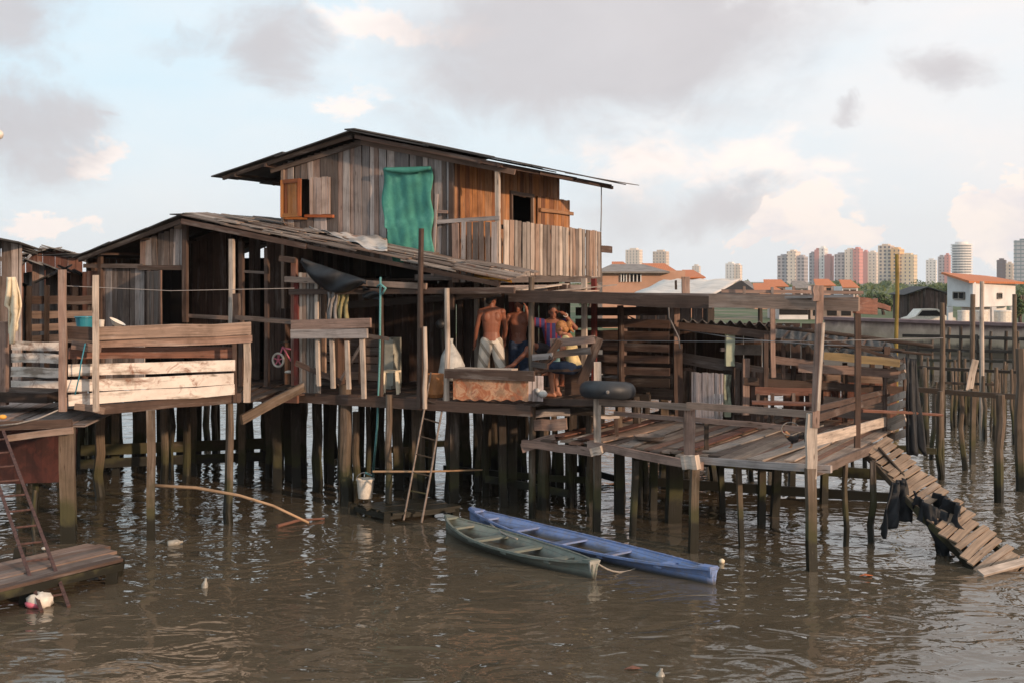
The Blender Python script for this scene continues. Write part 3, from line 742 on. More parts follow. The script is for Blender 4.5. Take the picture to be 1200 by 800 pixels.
# parked car behind the wall
q = pt(1073, 378, 66); cr = thing('parked_car', 'white car parked behind the sea wall beside the grey shack', 'car', (q.x, 64, 1.0))
mb = MB(); sec = [(-1.0, .35), (-1.0, .75), (-.72, .85), (-.45, 1.2), (.25, 1.22), (.6, .88), (1.0, .78), (1.02, .35)]
mb.extrude([(q.x+x*1.25, 63.4, 1.0+z*1.1) for x, z in sec], (0, 1.3, 0)); mb.build('body', 'whiteplastic', cr)
mb = MB(); mb.extrude([(q.x+x*1.25, 63.38, 1.0+z*1.1) for x, z in [(-.62, .88), (-.42, 1.14), (.2, 1.15), (.46, .88)]], (0, .015, 0)); mb.build('window', 'void', cr)
for s in (-.62, .62):
    mb = MB(); mb.pole([(q.x+s*1.25, 63.35, 1.3), (q.x+s*1.25, 63.5, 1.3)], .3, .3, 14, 0); mb.build('wheel', 'rubber', cr)

# ---- salmon house, red roofs, tarp roofed shed on the far bank
M['salmon'] = flat('salmon_render', (.45, .26, .18), .85, .12, 1); M['greyroof'] = flat('grey_sheet_roof', (.24, .21, .19), .85, .2, 2)
M['cloudwhite'] = flat('white_painted_sheets', (.62, .56, .50), .6, .2, 1.4)
hh = thing('salmon_house', 'salmon walled house with a grey roof seen past the balcony', 'house', (pt(752, 340, 72).x, 73, 1))
a = pt(706, 345, 72); b_ = pt(803, 345, 72)
mb = MB(); mb.box(((a.x+b_.x)/2, 76, 2.6), (b_.x-a.x, 8, 3.7)); mb.build('wall', 'salmon', hh)
mb = MB(); z1 = pt(0, 318.5, 72).z; z2 = pt(0, 309, 72).z
mb.quadsheet((a.x-.5, 71.5, z1), (b_.x-1.0, 71.5, z1), (b_.x-2.2, 75, z2), (a.x+.8, 75, z2), 4, 2, None, .1)
mb.quadsheet((b_.x-1.0, 71.5, z1-.02), (b_.x-.6, 80.5, z1), (b_.x-2.2, 77, z2), (b_.x-2.2, 75, z2), 1, 1, None, .1)
mb.build('roof', 'greyroof', hh)
for (x0, x1) in ((728, 734), (738, 751)):
    mb = MB(); p0 = pt(x0, 330, 71.9); p1 = pt(x1, 321.5, 71.9); mb.box(((p0.x+p1.x)/2, 71.97, (p0.z+p1.z)/2), (p1.x-p0.x, .06, p1.z-p0.z)); wv_ = mb.build('window', 'void', hh)
    mb = MB()
    for i in range(4 if x1-x0 > 8 else 3): xx = p0.x+(p1.x-p0.x)*i/(3 if x1-x0 > 8 else 2); mb.board((xx, 71.9, p0.z-.03), (xx, 71.9, p1.z+.03), .06, .05, side=(1, 0, 0), rough=0)
    mb.build('frame', 'whitewall', wv_)
def redroof(px0, px1, yt, yb, Y, label):
    a = pt(px0, yb, Y); b_ = pt(px1, yb, Y); zt = pt(0, yt, Y).z; r_ = thing('tiled_house', label, 'house', ((a.x+b_.x)/2, Y+2, 1), 'red roofed houses behind the salmon house')
    mb = MB(); mb.box(((a.x+b_.x)/2, Y+3, (a.z+1)/2), ((b_.x-a.x)*.9, 5, a.z-1)); mb.build('wall', 'salmon', r_)
    w_ = b_.x-a.x; mb = MB(); mb.quadsheet((a.x, Y, a.z), (b_.x, Y, a.z), (b_.x-w_*.3, Y+3, zt), (a.x+w_*.15, Y+3, zt), 3, 2, None, .1)
    mb.quadsheet((b_.x, Y, a.z), (b_.x, Y+6, a.z), (b_.x-w_*.3, Y+3.5, zt), (b_.x-w_*.3, Y+3, zt), 1, 1, None, .1); mb.build('roof', 'clay', r_)
redroof(717, 742, 306, 316, 90, 'house with a small bright red roof left of the twin towers')
redroof(750, 800, 308, 322, 86, 'house with the widest red roof behind the salmon house')
redroof(802, 827, 316, 325, 92, 'small red roofed house right of the salmon house')
redroof(884, 918, 332, 341, 120, 'low orange roofed house left of the pink topped tower')
st = thing('shed', 'shed with a broad white sheet roof and dark gable beyond the pergola', 'shed', (pt(800, 345, 36).x, 37, 0))
mb = MB(); A = pt(738, 346, 32.5); B = pt(835, 348, 31); C = pt(868, 327.5, 36); D = pt(778, 328, 40)
mb.quadsheet(A, B, C, D, 10, 6, lambda x, y: V((0, 0, .03*math.sin(x*40)+.02*math.sin(y*9))), .04); mb.build('roof', 'cloudwhite', st, smooth=True)
mb = MB(); q1 = pt(838, 345, 31.3); q2 = pt(868, 329, 36); q3 = pt(890, 345, 36.5)
mb.quadsheet(q2, q3, q3+V((1, 5, 0)), q2+V((1, 5, 0)), 2, 2, None, .05); mb.build('roof_slope', 'roofdark', st)
mb = MB(); vwall(mb, A+V((.3, .5, 0)), B+V((0, .5, 0)), .6, 3.2, .16); mb.build('wall', 'dark', st)
mb = MB(); mb.extrude([q1, q3, q2], V((.05, .12, 0))); mb.build('gable', 'void', st)
for (x, y) in ((A.x+.3, A.y+.5), (B.x, B.y+.5), (q3.x, q3.y), (2.2+A.x, 38), (C.x, 41)): stilt(st, x, y, 3.3, .14, mat='stiltdark')
# low wooden waterside fences on the far bank seen under the pergola
M['farwall'] = flat('far_house_wall', (.35, .28, .24), .9, .3, .8)
for i, (px, w_, yt, col_, lb) in enumerate([(735, 60, 352, 'farwall', 'long low grey building just above the corrugated canopy'), (930, 34, 356, 'whitewall', 'small white waterside building left of the sea wall'), (975, 50, 358, 'farwall', 'low brown waterside building behind the tall corner post')]):
    q = pt(px, 372, 88); W_ = w_*88/F; zt = pt(0, yt, 88).z; r_ = thing('bank_building', lb, 'building', (q.x, 90, 1), 'low buildings on the far bank')
    mb = MB(); mb.box((q.x, 90, (zt+1)/2), (W_, 4, zt-1)); mb.build('wall', col_, r_)
    mb = MB(); mb.quadsheet((q.x-W_/2-.3, 87.6, zt-.03), (q.x+W_/2+.3, 87.6, zt-.03), (q.x+W_/2+.3, 92.4, zt+.45), (q.x-W_/2-.3, 92.4, zt+.45), 2, 2, None, .08); mb.build('roof', 'greyroof' if i != 1 else 'clay', r_)
    for k in range(3):
        mb = MB(); mb.box((q.x+W_*(-.33+.33*k), 87.99, 1.0+(zt-1)*.55), (.7, .05, .6)); mb.build('window', 'void', r_)

# ---- far wood and rooftops along the horizon
mb = MB()
for i in range(5200):
    px = R(560, 1260); Y = R(260, 420); q = pt(px, 340, Y); prof_ = 1+.5*math.sin(px*.11)+.4*math.sin(px*.037+2)+.3*math.sin(px*.31)
    zt = 1.6+1.3*max(.1, prof_); c = V((q.x, Y, 1+(zt-1)*R(0, 1)**.8)); a = V((R(-1, 1), R(-1, 1), R(-1, 1))).normalized(); b_ = a.orthogonal().normalized(); k = R(.35, .9)
    mb.add([c-a*k, c+b_*k*.7, c+a*k, c-b_*k*.7], [[0, 1, 2, 3]])
tag(mb.build('far_wood', 'leaf'), kind='stuff')
for i, (px, w_, yt, Y, cl, rf) in enumerate([(905, 26, 335, 210, 'farwall', 'clay'), (935, 20, 337, 200, 'whitewall', 'greyroof'), (962, 22, 334, 220, 'salmon', 'clay'), (990, 18, 336, 190, 'whitewall', 'clay'), (870, 20, 338, 180, 'farwall', 'greyroof'), (838, 22, 336, 210, 'whitewall', 'clay'), (700, 30, 333, 190, 'farwall', 'clay')]):
    q = pt(px, yt, Y); W_ = w_*Y/F; r_ = thing('tiled_house', ['orange roofed house at the foot of the pink topped tower', 'white house with a grey roof left of the pink wedge tower', 'salmon house with a clay roof under the pink wedge tower', 'white walled clay roofed house under the zigzag tower', 'grey roofed house left of the skyline cluster', 'white house with a clay roof below the lone cream tower', 'clay roofed house just right of the balcony'][i], 'house', (q.x, Y, 1), 'small distant houses below the towers')
    mb = MB(); mb.box((q.x, Y, (1+q.z)/2), (W_, 6, q.z-1)); mb.build('wall', cl, r_)
    mb = MB(); mb.quadsheet((q.x-W_*.55, Y-3.5, q.z-.1), (q.x+W_*.55, Y-3.5, q.z-.1), (q.x+W_*.4, Y, q.z+1.1), (q.x-W_*.4, Y, q.z+1.1), 2, 2, None, .1); mb.build('roof', rf, r_)
    for k in (-.25, .2): mb = MB(); mb.box((q.x+W_*k, Y-3.01, 1+(q.z-1)*.55), (.9, .05, .9)); mb.build('window', 'void', r_)

m, nt, b = newmat('haze'); nt.nodes.remove(b); pv = N(nt, 'ShaderNodeVolumePrincipled'); pv.inputs['Density'].default_value = .00016; pv.inputs['Color'].default_value = (.9, .93, .97, 1)
nt.links.new(pv.outputs[0], nt.nodes['Material Output'].inputs['Volume']); M['haze'] = m
hz = MB(); hz.box((0, 1150, 60), (1900, 2400, 124)); tag(hz.build('haze', 'haze'), kind='stuff')
# ================================================================ two storey stilt house
up = V((0, 0, 1))
H2 = thing('stilt_house', 'two storey weathered plank house on stilts with a picket balcony', 'house', g(-2.5, 2, 1.9))
def zr2(u): return 6.36-.215*abs(u+2.71)
def wallbetween(name, mat, u0, v0, u1, v1, zlo, zhi, parent, **k):
    mb = MB(); vwall(mb, g(u0, v0), g(u1, v1), zlo, zhi, **k); return mb.build(name, mat, parent)
s_ = lambda px: uof(px, 0)+4.45
zF = lambda px, py: onv(px, 0, py).z
wh = (s_(356), s_(384), zF(370, 254), zF(370, 210))
wallbetween('front_wall', 'grey', -4.45, 0, -.9, 0, lambda s: 4.95-.178*(s-4.45+5.97)-.12, lambda s: zr2(s-4.45)-.03, H2, pitch=.125, holes=[wh], ragged=.02)
def vofW(px):
    k = (px-600)/F; return (k*20.396+1.018)/(.44-.898*k)
dh = (vofW(598), vofW(622), 3.9, 5.42)
wallbetween('side_wall', 'warm', -.9, .015, -.9, 4.5, 3.85, lambda s: zr2(-.9)-.03, H2, pitch=.15, holes=[dh])
wallbetween('side_wall', 'brown', -4.45, 4.5, -4.45, 0, 3.3, zr2(-4.45)-.03, H2, pitch=.16)
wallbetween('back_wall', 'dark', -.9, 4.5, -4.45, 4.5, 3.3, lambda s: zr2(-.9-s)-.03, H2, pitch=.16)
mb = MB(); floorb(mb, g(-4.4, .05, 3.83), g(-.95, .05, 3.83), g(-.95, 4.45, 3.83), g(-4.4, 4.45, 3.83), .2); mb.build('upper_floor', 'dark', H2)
mb = MB(); mb.board(g(-2.2, .1, 4.9), g(-2.2, 4.4, 4.9), 2.1, .03, rough=0); mb.board(g(-2.1, 3.9, 4.9), g(-.95, 3.9, 4.9), 2.1, .03, rough=0); mb.build('inner_wall_or_blackout', 'void', H2)  # black partition added so the doorway and plank gaps look unlit
# corner batten, top rails and posts
mb = MB(); mb.board(g(-.9, -.03, 3.3), g(-.9, -.03, 5.93), .09, .05, side=UX); mb.board(g(-4.43, -.03, 3.3), g(-4.43, -.03, 5.9), .06, .04, side=UX)
mb.board(g(-4.7, -.04, zr2(-4.7)-.1), g(-2.71, -.04, zr2(-2.71)-.1), .09, .04); mb.board(g(-2.71, -.045, zr2(-2.71)-.1), g(.3, -.045, zr2(.3)-.1), .09, .04)
mb.build('wall_batten', 'brown', H2)
mb = MB(); mb.board(g(-.02, -.02, 3.8), g(-.02, -.02, zr2(0)-.05), .075, .07, side=UX); mb.build('balcony_post', 'pale', H2)
# roof sheets, rafters
mb = MB()
roofpanel(mb, g(-2.71, -.38, 6.42), g(-2.71, 4.9, 6.42), g(.32, 4.9, zr2(.32)+.05), g(.32, -.38, zr2(.32)+.05), 7, 2, .022, .006, .12)
roofpanel(mb, g(-2.71, 4.9, 6.42), g(-2.71, -.38, 6.42), g(-5.76, -.38, zr2(-5.76)+.04), g(-5.76, 4.9, zr2(-5.76)+.04), 7, 2, .022, .006, .10)
mb.board(g(-2.71, -.42, 6.46), g(-2.71, 4.95, 6.46), .22, .025, side=UX); mb.build('roof', 'roofdark', H2)
mb = MB(); mb.board(g(-.3, 3.6, zr2(-.3)+.07), g(.75, 4.5, zr2(.75)+.1), .5, .012, side=VX, rough=.3); mb.build('loose_roof_sheet', 'fibre', H2)
mb = MB()
for v in (-.3, 1.2, 2.8, 4.6):
    mb.board(g(-5.6, v, zr2(-5.6)-.02), g(-2.75, v, zr2(-2.75)-.02), .07, .05); mb.board(g(-2.68, v, zr2(-2.68)-.02), g(.2, v, zr2(.2)-.02), .07, .05)
for u in (-5.3, -4.6, -.2, .15): mb.board(g(u, -.35, zr2(u)-.04), g(u, 4.8, zr2(u)-.04), .06, .05)
mb.build('rafters', 'dark', H2, )['kind'] = 'stuff'
# window shutters
def onFbox(px0, px1, y0, y1, out):
    a = onv(px0, -out, y1); b_ = onv(px1, -out, y1); t0 = onv((px0+px1)/2, -out, y0).z
    return a, b_, a.z, t0
a, b_, z0, z1 = onFbox(332, 357, 211, 255, .10); b_ = b_+VX*-.12; 
sh1 = MB(); vwall(sh1, a, b_, z0, z1, pitch=.13, t=.02); so1 = sh1.build('window_shutter', 'orange', H2, label='open orange window shutter')
mb = MB()
for (p, q) in ((a+up*(z1-a.z-.03), V((b_.x, b_.y, z1-.03))), (V((a.x, a.y, z0+.03)), V((b_.x, b_.y, z0+.03)))): mb.board(p-VX*.03, q-VX*.03, .07, .025, rough=.3)
for q in (a, b_): mb.board(V((q.x, q.y, z0))-VX*.035, V((q.x, q.y, z1))-VX*.035, .07, .025, side=UX, rough=.3)
mb.build('frame', 'orange', so1)
a, b_, z0, z1 = onFbox(363, 387, 208, 252, .05); mb = MB(); vwall(mb, a, b_, z0, z1, pitch=.08, t=.02); so2 = mb.build('window_shutter', 'shutterpale', H2, label='closed pale plank shutter')
mb = MB(); mb.board(onv(358, -.05, 253.5), onv(391, -.05, 253.5), .05, .06); mb.board(onv(332, -.04, 256), onv(360, -.04, 256), .04, .05); mb.build('window_frame', 'orange', H2)
# side door leaf beyond the doorway, and jambs
mb = MB(); p0 = vofW(627); p1 = vofW(664)
vwall(mb, g(-.84, p0), g(-.84, p1), 3.9, 5.47, pitch=.17, t=.03); mb.board(g(-.78, p0, 5.2), g(-.78, p1+.05, 5.2), .07, .04); mb.build('door_leaf', 'warm', H2)
mb = MB()
for v in (dh[0]-.02, dh[1]+.02): mb.board(g(-.87, v, 3.9), g(-.87, v, 5.45), .06, .05, side=VX)
mb.board(g(-.87, dh[0]-.05, 5.46), g(-.87, dh[1]+.05, 5.46), .07, .05); mb.build('door_frame', 'brown', H2)
# balcony
B = thing('picket_balcony', '', '', g(-.4, 2, 3.9)); B.parent = H2; B.location = g(-.4, 2, 3.9)-H2.location; B.name = 'balcony'
def bal(mb, name, mat): 
    o = mb.build(name, mat, None); loc = o.location.copy(); o.parent = B; o.location = loc-(H2.location+B.location); return o
mb = MB(); floorb(mb, g(-.88, 0, 3.9), g(-.88, 4.45, 3.9), g(.03, 4.45, 3.9), g(.03, 0, 3.9), .2); mb.board(g(.03, -.05, 3.84), g(.03, 4.5, 3.84), .12, .05); mb.board(g(.0, -.05, 3.70), g(.0, 4.5, 3.70), .07, .05)
mb.board(g(-1.6, -.03, 3.87), g(.03, -.03, 3.87), .10, .05)
bal(mb, 'floor', 'grey')
mb = MB(); vwall(mb, g(.06, .02), g(.06, 4.45), 3.90, lambda s: 4.84-.01*s, pitch=.165, t=.02, gap=.042, ragged=.015); bal(mb, 'pickets', 'pale')
mb = MB(); vwall(mb, g(-.86, -.09), g(0.02, -.09), 3.78, 4.80, pitch=.15, t=.02, gap=.03, ragged=.05); mb.board(g(-1.5, -.05, 4.80), g(.02, -.05, 4.86), .07, .05); mb.board(g(-1.55, -.06, 5.02), g(-.95, -.06, 4.98), .05, .03); mb.board(g(-1.25, -.08, 3.9), g(-1.15, -.08, 5.3), .05, .02, side=UX)
bal(mb, 'pickets', 'grey')
mb = MB(); mb.board(g(.0, 0, 4.72), g(.0, 4.45, 4.70), .07, .03); mb.board(g(.0, 0, 4.08), g(.0, 4.45, 4.08), .06, .03); bal(mb, 'rail', 'brown')
mb = MB(); mb.board(g(.06, 4.4, 4.45), g(.06, 5.0, 4.45), .14, .04); bal(mb, 'bracket', 'brown')

# ---- lower storey of the same house: back wall, side walls, floor, posts, stilts
mb = MB(); floorb(mb, g(-4.4, -1.0, 1.88), g(1.08, -1.0, 1.88), g(1.3, 5, 1.88), g(-4.4, 5, 1.88), .2, missing=.02); mb.build('lower_floor', 'dark', H2)
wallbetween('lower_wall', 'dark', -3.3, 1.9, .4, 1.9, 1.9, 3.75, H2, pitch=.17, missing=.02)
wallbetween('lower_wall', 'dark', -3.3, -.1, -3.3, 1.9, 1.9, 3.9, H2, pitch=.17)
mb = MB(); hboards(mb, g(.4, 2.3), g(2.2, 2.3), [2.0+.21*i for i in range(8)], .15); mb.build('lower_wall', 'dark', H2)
mb = MB(); mb.board(g(-4.2, -.95, 1.80), g(1.08, -1.05, 1.80), .17, .08); mb.build('floor_beam', 'brown', H2)
mb = MB(); mb.board(g(-4.2, 0, 1.72), g(1.8, 0, 1.72), .16, .08); mb.build('floor_beam', 'stiltdark', H2)
mb = MB(); mb.board(g(-4.2, 2.4, 1.72), g(1.8, 2.4, 1.72), .16, .08); mb.build('floor_beam', 'stiltdark', H2)
mb = MB(); mb.board(g(-3.6, -.95, 3.62), g(.75, -.95, 3.66), .10, .06); mb.build('eave_beam', 'brown', H2)
mb = MB(); mb.board(g(-4.3, 0.05, 3.3), g(0.0, 0.05, 3.6), .12, .06); mb.build('eave_beam', 'dark', H2)
for px, y0, wp, mt, v in [(492, 268, 7.5, 'brown', -1.08), (524, 338, 7, 'pale', -1.0), (498, 383, 5, 'pale', -1.15), (447, 337, 6, 'brown', -.9)]:
    mb = MB(); a = onv(px, v, z=1.75); b_ = onv(px+(2 if px == 492 else 0), v, y0)
    mb.pole(spole(a, b_, 4, .01), wp/2/F*a.y, wp/2/F*a.y*.85, 8, .1); mb.build('post', mt, H2)
for px, v, mt in [(559, 1.82, 'pale'), (571, 1.8, 'pale'), (600, 1.5, 'redpost'), (685, 1.2, 'pale'), (696, 1.6, 'redpost'), (540, 1.8, 'brown')]:
    mb = MB(); a = onv(px, v, z=1.9); b_ = V((a.x, a.y, 3.85)); mb.board(a, b_, .085, .07, side=UX); mb.build('post', mt, H2)
# props under the balcony
mb = MB()
for v in (2.9, 4.3): mb.board(g(-.02, v, 1.9), g(-.02, v, 3.8), .09, .08, side=UX)
mb.board(g(-.0, .3, 3.62), g(0, 4.4, 3.62), .1, .08); mb.build('balcony_support', 'brown', H2)

mb = MB(); roofpanel(mb, g(.12, .5, 3.62), g(2.9, .5, 3.42), g(2.9, 4.6, 3.3), g(.12, 4.6, 3.55), 4, 2, .02, .01, .08); mb.build('added_shade_roof', 'roofdark', H2)  # roof added to shade the boards behind the bench
# ================================================================ low house with the long rough roof
H1 = thing('gabled_house', 'single storey plank house under a long rough sloping roof, left of the two storey house', 'house', g(-6.5, 1.5, 1.9))
UA = -5.97
def zr1(u): return 4.95-(.275*(UA-u) if u < UA else .178*(u-UA))
mb = MB()
roofpanel(mb, g(UA, -1.02, 4.98), g(UA, -.03, 5.06), g(.62, -.03, zr1(.62)+.2), g(.62, -1.02, zr1(.62)+.03), 5, 7, .022, .016, .10)
roofpanel(mb, g(UA, -.03, 5.06), g(UA, 3.4, 5.06), g(-4.5, 3.4, zr1(-4.5)+.17), g(-4.5, -.03, zr1(-4.5)+.15), 6, 2, .022, .016, .10)
for i in range(46):   # loose splinters, laths and broken sheet edges lying on the slope
    u = R(UA+.1, -.2); v = R(-1.0, -.1); L_ = R(.25, .9)
    mb.board(g(u, v, zr1(u)+.075+.15*(v+1.02)), g(u+L_, v+R(-.06, .06), zr1(u+L_)+.075+.15*(v+1.02)+R(0, .02)), R(.03, .16), .012, side=VX)
mb.build('roof', 'roofold', H1)
mb = MB(); roofpanel(mb, g(UA, 3.4, 4.98), g(UA, -1.02, 4.98), g(-8.6, -1.02, zr1(-8.6)+.03), g(-8.6, 3.4, zr1(-8.6)+.03), 6, 3, .022, .012, .1)
mb.board(g(UA-.1, -1.06, 5.02), g(UA-.1, 3.5, 5.02), .25, .02, side=UX); mb.build('roof', 'roofdark', H1)
mb = MB(); roofpanel(mb, g(-8.3, 2.0, 4.30), g(-8.3, -.9, 4.30), g(-9.6, -.9, 4.28), g(-9.6, 2.0, 4.22), 4, 2, .02, .01, .1); mb.build('eave_roof', 'roofdark', H1)
mb = MB()
for v in (-1.0, 0.6, 2.4):
    mb.board(g(-8.5, v, zr1(-8.5)-.05), g(UA, v, zr1(UA)-.05), .08, .05); mb.board(g(UA, v, zr1(UA)-.055), g(-3.2, v, zr1(-3.2)-.055), .09, .05)
mb.board(g(-3.2, -.98, zr1(-3.2)-.05), g(.5, -.98, zr1(.5)-.05), .07, .05)
for u in (-8.0, -7, -5.4, -4.8): mb.board(g(u, -1.0, zr1(u)-.06), g(u, 3.2, zr1(u)-.06), .05, .04)
mb.build('rafters', 'dark', H1)['kind'] = 'stuff'
vf = -.72
def wl1(px0, px1, zlo, zhi, mat, nm='front_wall', v=vf, **k):
    u0, u1 = uof(px0, v), uof(px1, v); mb = MB()
    vwall(mb, g(u0, v), g(u1, v), zlo, (lambda s: zhi(u0+s)) if callable(zhi) else zhi, **k); return mb.build(nm, mat, H1)
zy = lambda px, py: onv(px, vf, py).z
wl1(164, 217, zy(190, 314), lambda u: zr1(u)-.05, 'grey', pitch=.13)
wl1(117, 170, 1.95, zy(140, 312), 'grey', pitch=.14, ragged=.01)
wl1(97, 117, 1.95, zy(110, 318), 'redbrown', pitch=.15, ragged=.03)
mb = MB(); a = onv(171, vf, z=0); b_ = onv(189, -1.35, z=0); vwall(mb, a, b_, zy(180, 384), zy(180, 318), pitch=.16, t=.03); mb.build('door', 'brown', H1, label='plank door standing open')
# back and side walls, black liners painting the dark room behind
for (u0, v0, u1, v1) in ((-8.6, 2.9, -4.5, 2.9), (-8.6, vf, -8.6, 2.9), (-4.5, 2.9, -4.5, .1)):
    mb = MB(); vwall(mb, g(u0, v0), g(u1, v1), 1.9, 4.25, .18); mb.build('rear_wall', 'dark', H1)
wl1(219, 272, 1.9, lambda u: zr1(u)-.1, 'dark', nm='inner_wall_or_blackout', v=.5, pitch=.16)
wl1(270, 350, 1.9, lambda u: zr1(u)-.1, 'dark', nm='inner_wall_or_blackout', v=.9, pitch=.16, missing=.03)
wl1(189, 216, 1.95, 4.1, 'void', nm='inner_wall_or_blackout', v=.0, pitch=.2)  # black planks paint the darkness inside the open doorway
mb = MB(); mb.board(g(-8.4, 2.7, 3.0), g(-4.6, 2.7, 3.0), 2.6, .03, rough=0); mb.board(g(-6.8, 2.66, 3.3), g(-4.5, 2.66, 3.3), 2.86, .03, rough=0); mb.board(g(-4.62, 2.6, 3.0), g(-4.62, .9, 3.0), 2.4, .03, rough=0); mb.build('inner_wall_or_blackout', 'void', H1)  # black liners added to keep the room and its gaps dark
# posts
for px, y0, y1, wp, mt, v in [(217, 262, 378, 6.5, 'brown', vf-.05), (118, 300, 440, 5, 'brown', vf-.05), (272, 281, 380, 6, 'pale', -.95), (283, 283, 452, 5.5, 'brown', -.75), (313, 290, 452, 5, 'brown', -.75), (345, 303, 452, 7, 'redbrown', -.85), (277, 345, 380, 8, 'brown', -1.1)]:
    mb = MB(); a = onv(px, v, y1); b_ = onv(px, v, y0); mb.board(a, b_, wp/F*a.y, .07, side=UX); mb.build('post', mt, H1)
mb = MB(); mb.board(onv(163, vf-.05, 314), onv(219, vf-.05, 314), .09, .05); mb.board(onv(205, vf-.05, 264), onv(214, vf-.05, 263), .16, .05); mb.board(onv(98, vf-.05, 312), onv(168, vf-.05, 312), .08, .05)
mb.board(onv(220, vf, 370), onv(272, vf, 373), .07, .05); mb.board(onv(280, vf, 318), onv(313, vf, 320), .05, .04); mb.board(onv(283, vf, 372), onv(350, vf, 377), .07, .05); mb.build('cross_rail', 'brown', H1)
# striped wall strip and boards beside the black tarp
u0, u1 = uof(350, -.9), uof(376, -.9)
mb = MB(); vwall(mb, g(u0, -.9), g(u1, -.9), 1.75, 3.95, pitch=.07, t=.02, gap=.012); mb.build('striped_wall', 'pale', H1)
mb = MB(); a = onv(347.5, -.93, 450); b_ = onv(347, -.93, 325); mb.board(a, b_, .085, .04, side=UX); mb.build('post', 'redpost', H1, label='dark red painted corner post')
mb = MB(); mb.board(onv(372, -.95, 450), onv(371, -.95, 330), .06, .04, side=UX); mb.board(onv(380, -.7, 440), onv(380, -.7, 330), .07, .05, side=UX); mb.build('post', 'pale', H1)
mb = MB(); mb.board(onv(327, -1.0, 303), onv(346, -1.0, 305), .10, .05); mb.board(onv(334, -1.0, 327), onv(500, -1.0, 336), .10, .05); mb.build('eave_beam', 'brown', H1)
mb = MB(); hboards(mb, onv(352, .3, z=0), onv(452, .3, z=0), [1.95+.15*i for i in range(6)], .145); mb.build('low_wall', 'brown', H1)
mb = MB(); vwall(mb, onv(378, 1.6, z=0), onv(480, 1.6, z=0), 1.9, 3.9, .17, missing=.02); mb.build('inner_wall_or_blackout', 'dark', H1)
mb = MB(); mb.board(onv(425, .25, 450), onv(425, .25, 340), .12, .06, side=UX); mb.build('post', 'brown', H1)
# the box-like plank rail in front
mb = MB(); a = onv(342, -1.25, 381); b_ = onv(434, -1.25, 379); mb.board(a, b_, .16, .05); mb.board(a-up*.16, b_-up*.16-UX*.05, .15, .05); mb.board(onv(276, -1.2, 372), onv(345, -1.2, 378), .07, .05); mb.board(onv(430, -1.2, 393), onv(455, -1.1, 397), .06, .04); mb.build('rail', 'grey', H1)
for px, y0, y1, wp in [(388.5, 397, 455, 5), (407, 400, 455, 5), (424.5, 397, 466, 5.5), (372, 395, 452, 4)]:
    mb = MB(); a = onv(px+2, -1.2, y1); b_ = onv(px, -1.2, y0); mb.board(a, b_, wp/F*a.y, .05, side=UX); mb.build('rail_post', 'pale', H1)
mb = MB(); mb.board(onv(346, -1.2, 425), onv(400, -1.1, 447), .09, .04); mb.board(onv(423, -1.15, 405), onv(400, -1.1, 445), .05, .03); mb.build('brace', 'brown', H1)
mb = MB(); floorb(mb, g(-9.2, -1.1, 1.88), g(-3.3, -1.2, 1.88), g(-3.3, 3, 1.88), g(-9.2, 3, 1.88), .2, missing=.01); mb.build('floor', 'dark', H1)
mb = MB(); mb.board(g(-6.4, -1.2, 1.80), g(-3.2, -1.25, 1.80), .13, .06); mb.build('floor_beam', 'redbrown', H1)
mb = MB(); mb.board(g(-6.4, -1.15, 2.02), g(-5.0, -1.15, 2.0), .08, .03); mb.build('floor_board', 'brown', H1)
mb = MB(); mb.board(g(-6.4, 0, 1.72), g(-3.2, 0, 1.72), .16, .08); mb.build('floor_beam', 'stiltdark', H1)
mb = MB(); mb.board(pt(283, 491, 19.0), pt(356, 453, 20.4), .15, .05); mb.build('brace', 'stilt', H1, label='long diagonal brace plank between the stilts')

# ---- stilts
for px, yb, y0, wp in [(405, 592, 450, 13), (417, 585, 482, 10), (455, 600, 462, 10), (492, 585, 462, 11), (563, 575, 470, 9), (577, 560, 466, 17), (527, 578, 470, 9), (545, 562, 470, 10), (610, 560, 470, 12), (640, 565, 470, 11)]:
    stiltpx(H2, px, yb, y0, wp, mat='stilt', square=False)
stiltpx(H2, 607, 540, 468, 9, mat='redpost', square=True)
for px, yb, y0, wp in [(355, 558, 455, 10), (330, 545, 455, 8), (310, 540, 455, 9), (284, 548, 455, 8)]:
    stiltpx(H1, px, yb, y0, wp, mat='stilt', square=False)
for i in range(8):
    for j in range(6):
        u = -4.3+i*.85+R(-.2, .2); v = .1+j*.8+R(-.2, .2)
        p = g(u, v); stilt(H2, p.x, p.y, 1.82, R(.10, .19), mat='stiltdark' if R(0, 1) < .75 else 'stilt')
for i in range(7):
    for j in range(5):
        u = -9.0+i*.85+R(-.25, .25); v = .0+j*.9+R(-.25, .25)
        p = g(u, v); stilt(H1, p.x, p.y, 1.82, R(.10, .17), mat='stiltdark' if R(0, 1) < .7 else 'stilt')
mb = MB()
for k in range(7):
    v = R(.3, 3.5); u = R(-4, 0); z = R(.15, .9); mb.board(g(u, v, z), g(u+R(1, 2), v+R(-.3, .3), z+R(-.2, .2)), .12, .05)
mb.build('under_braces', 'stiltdark', H2)['kind'] = 'stuff'

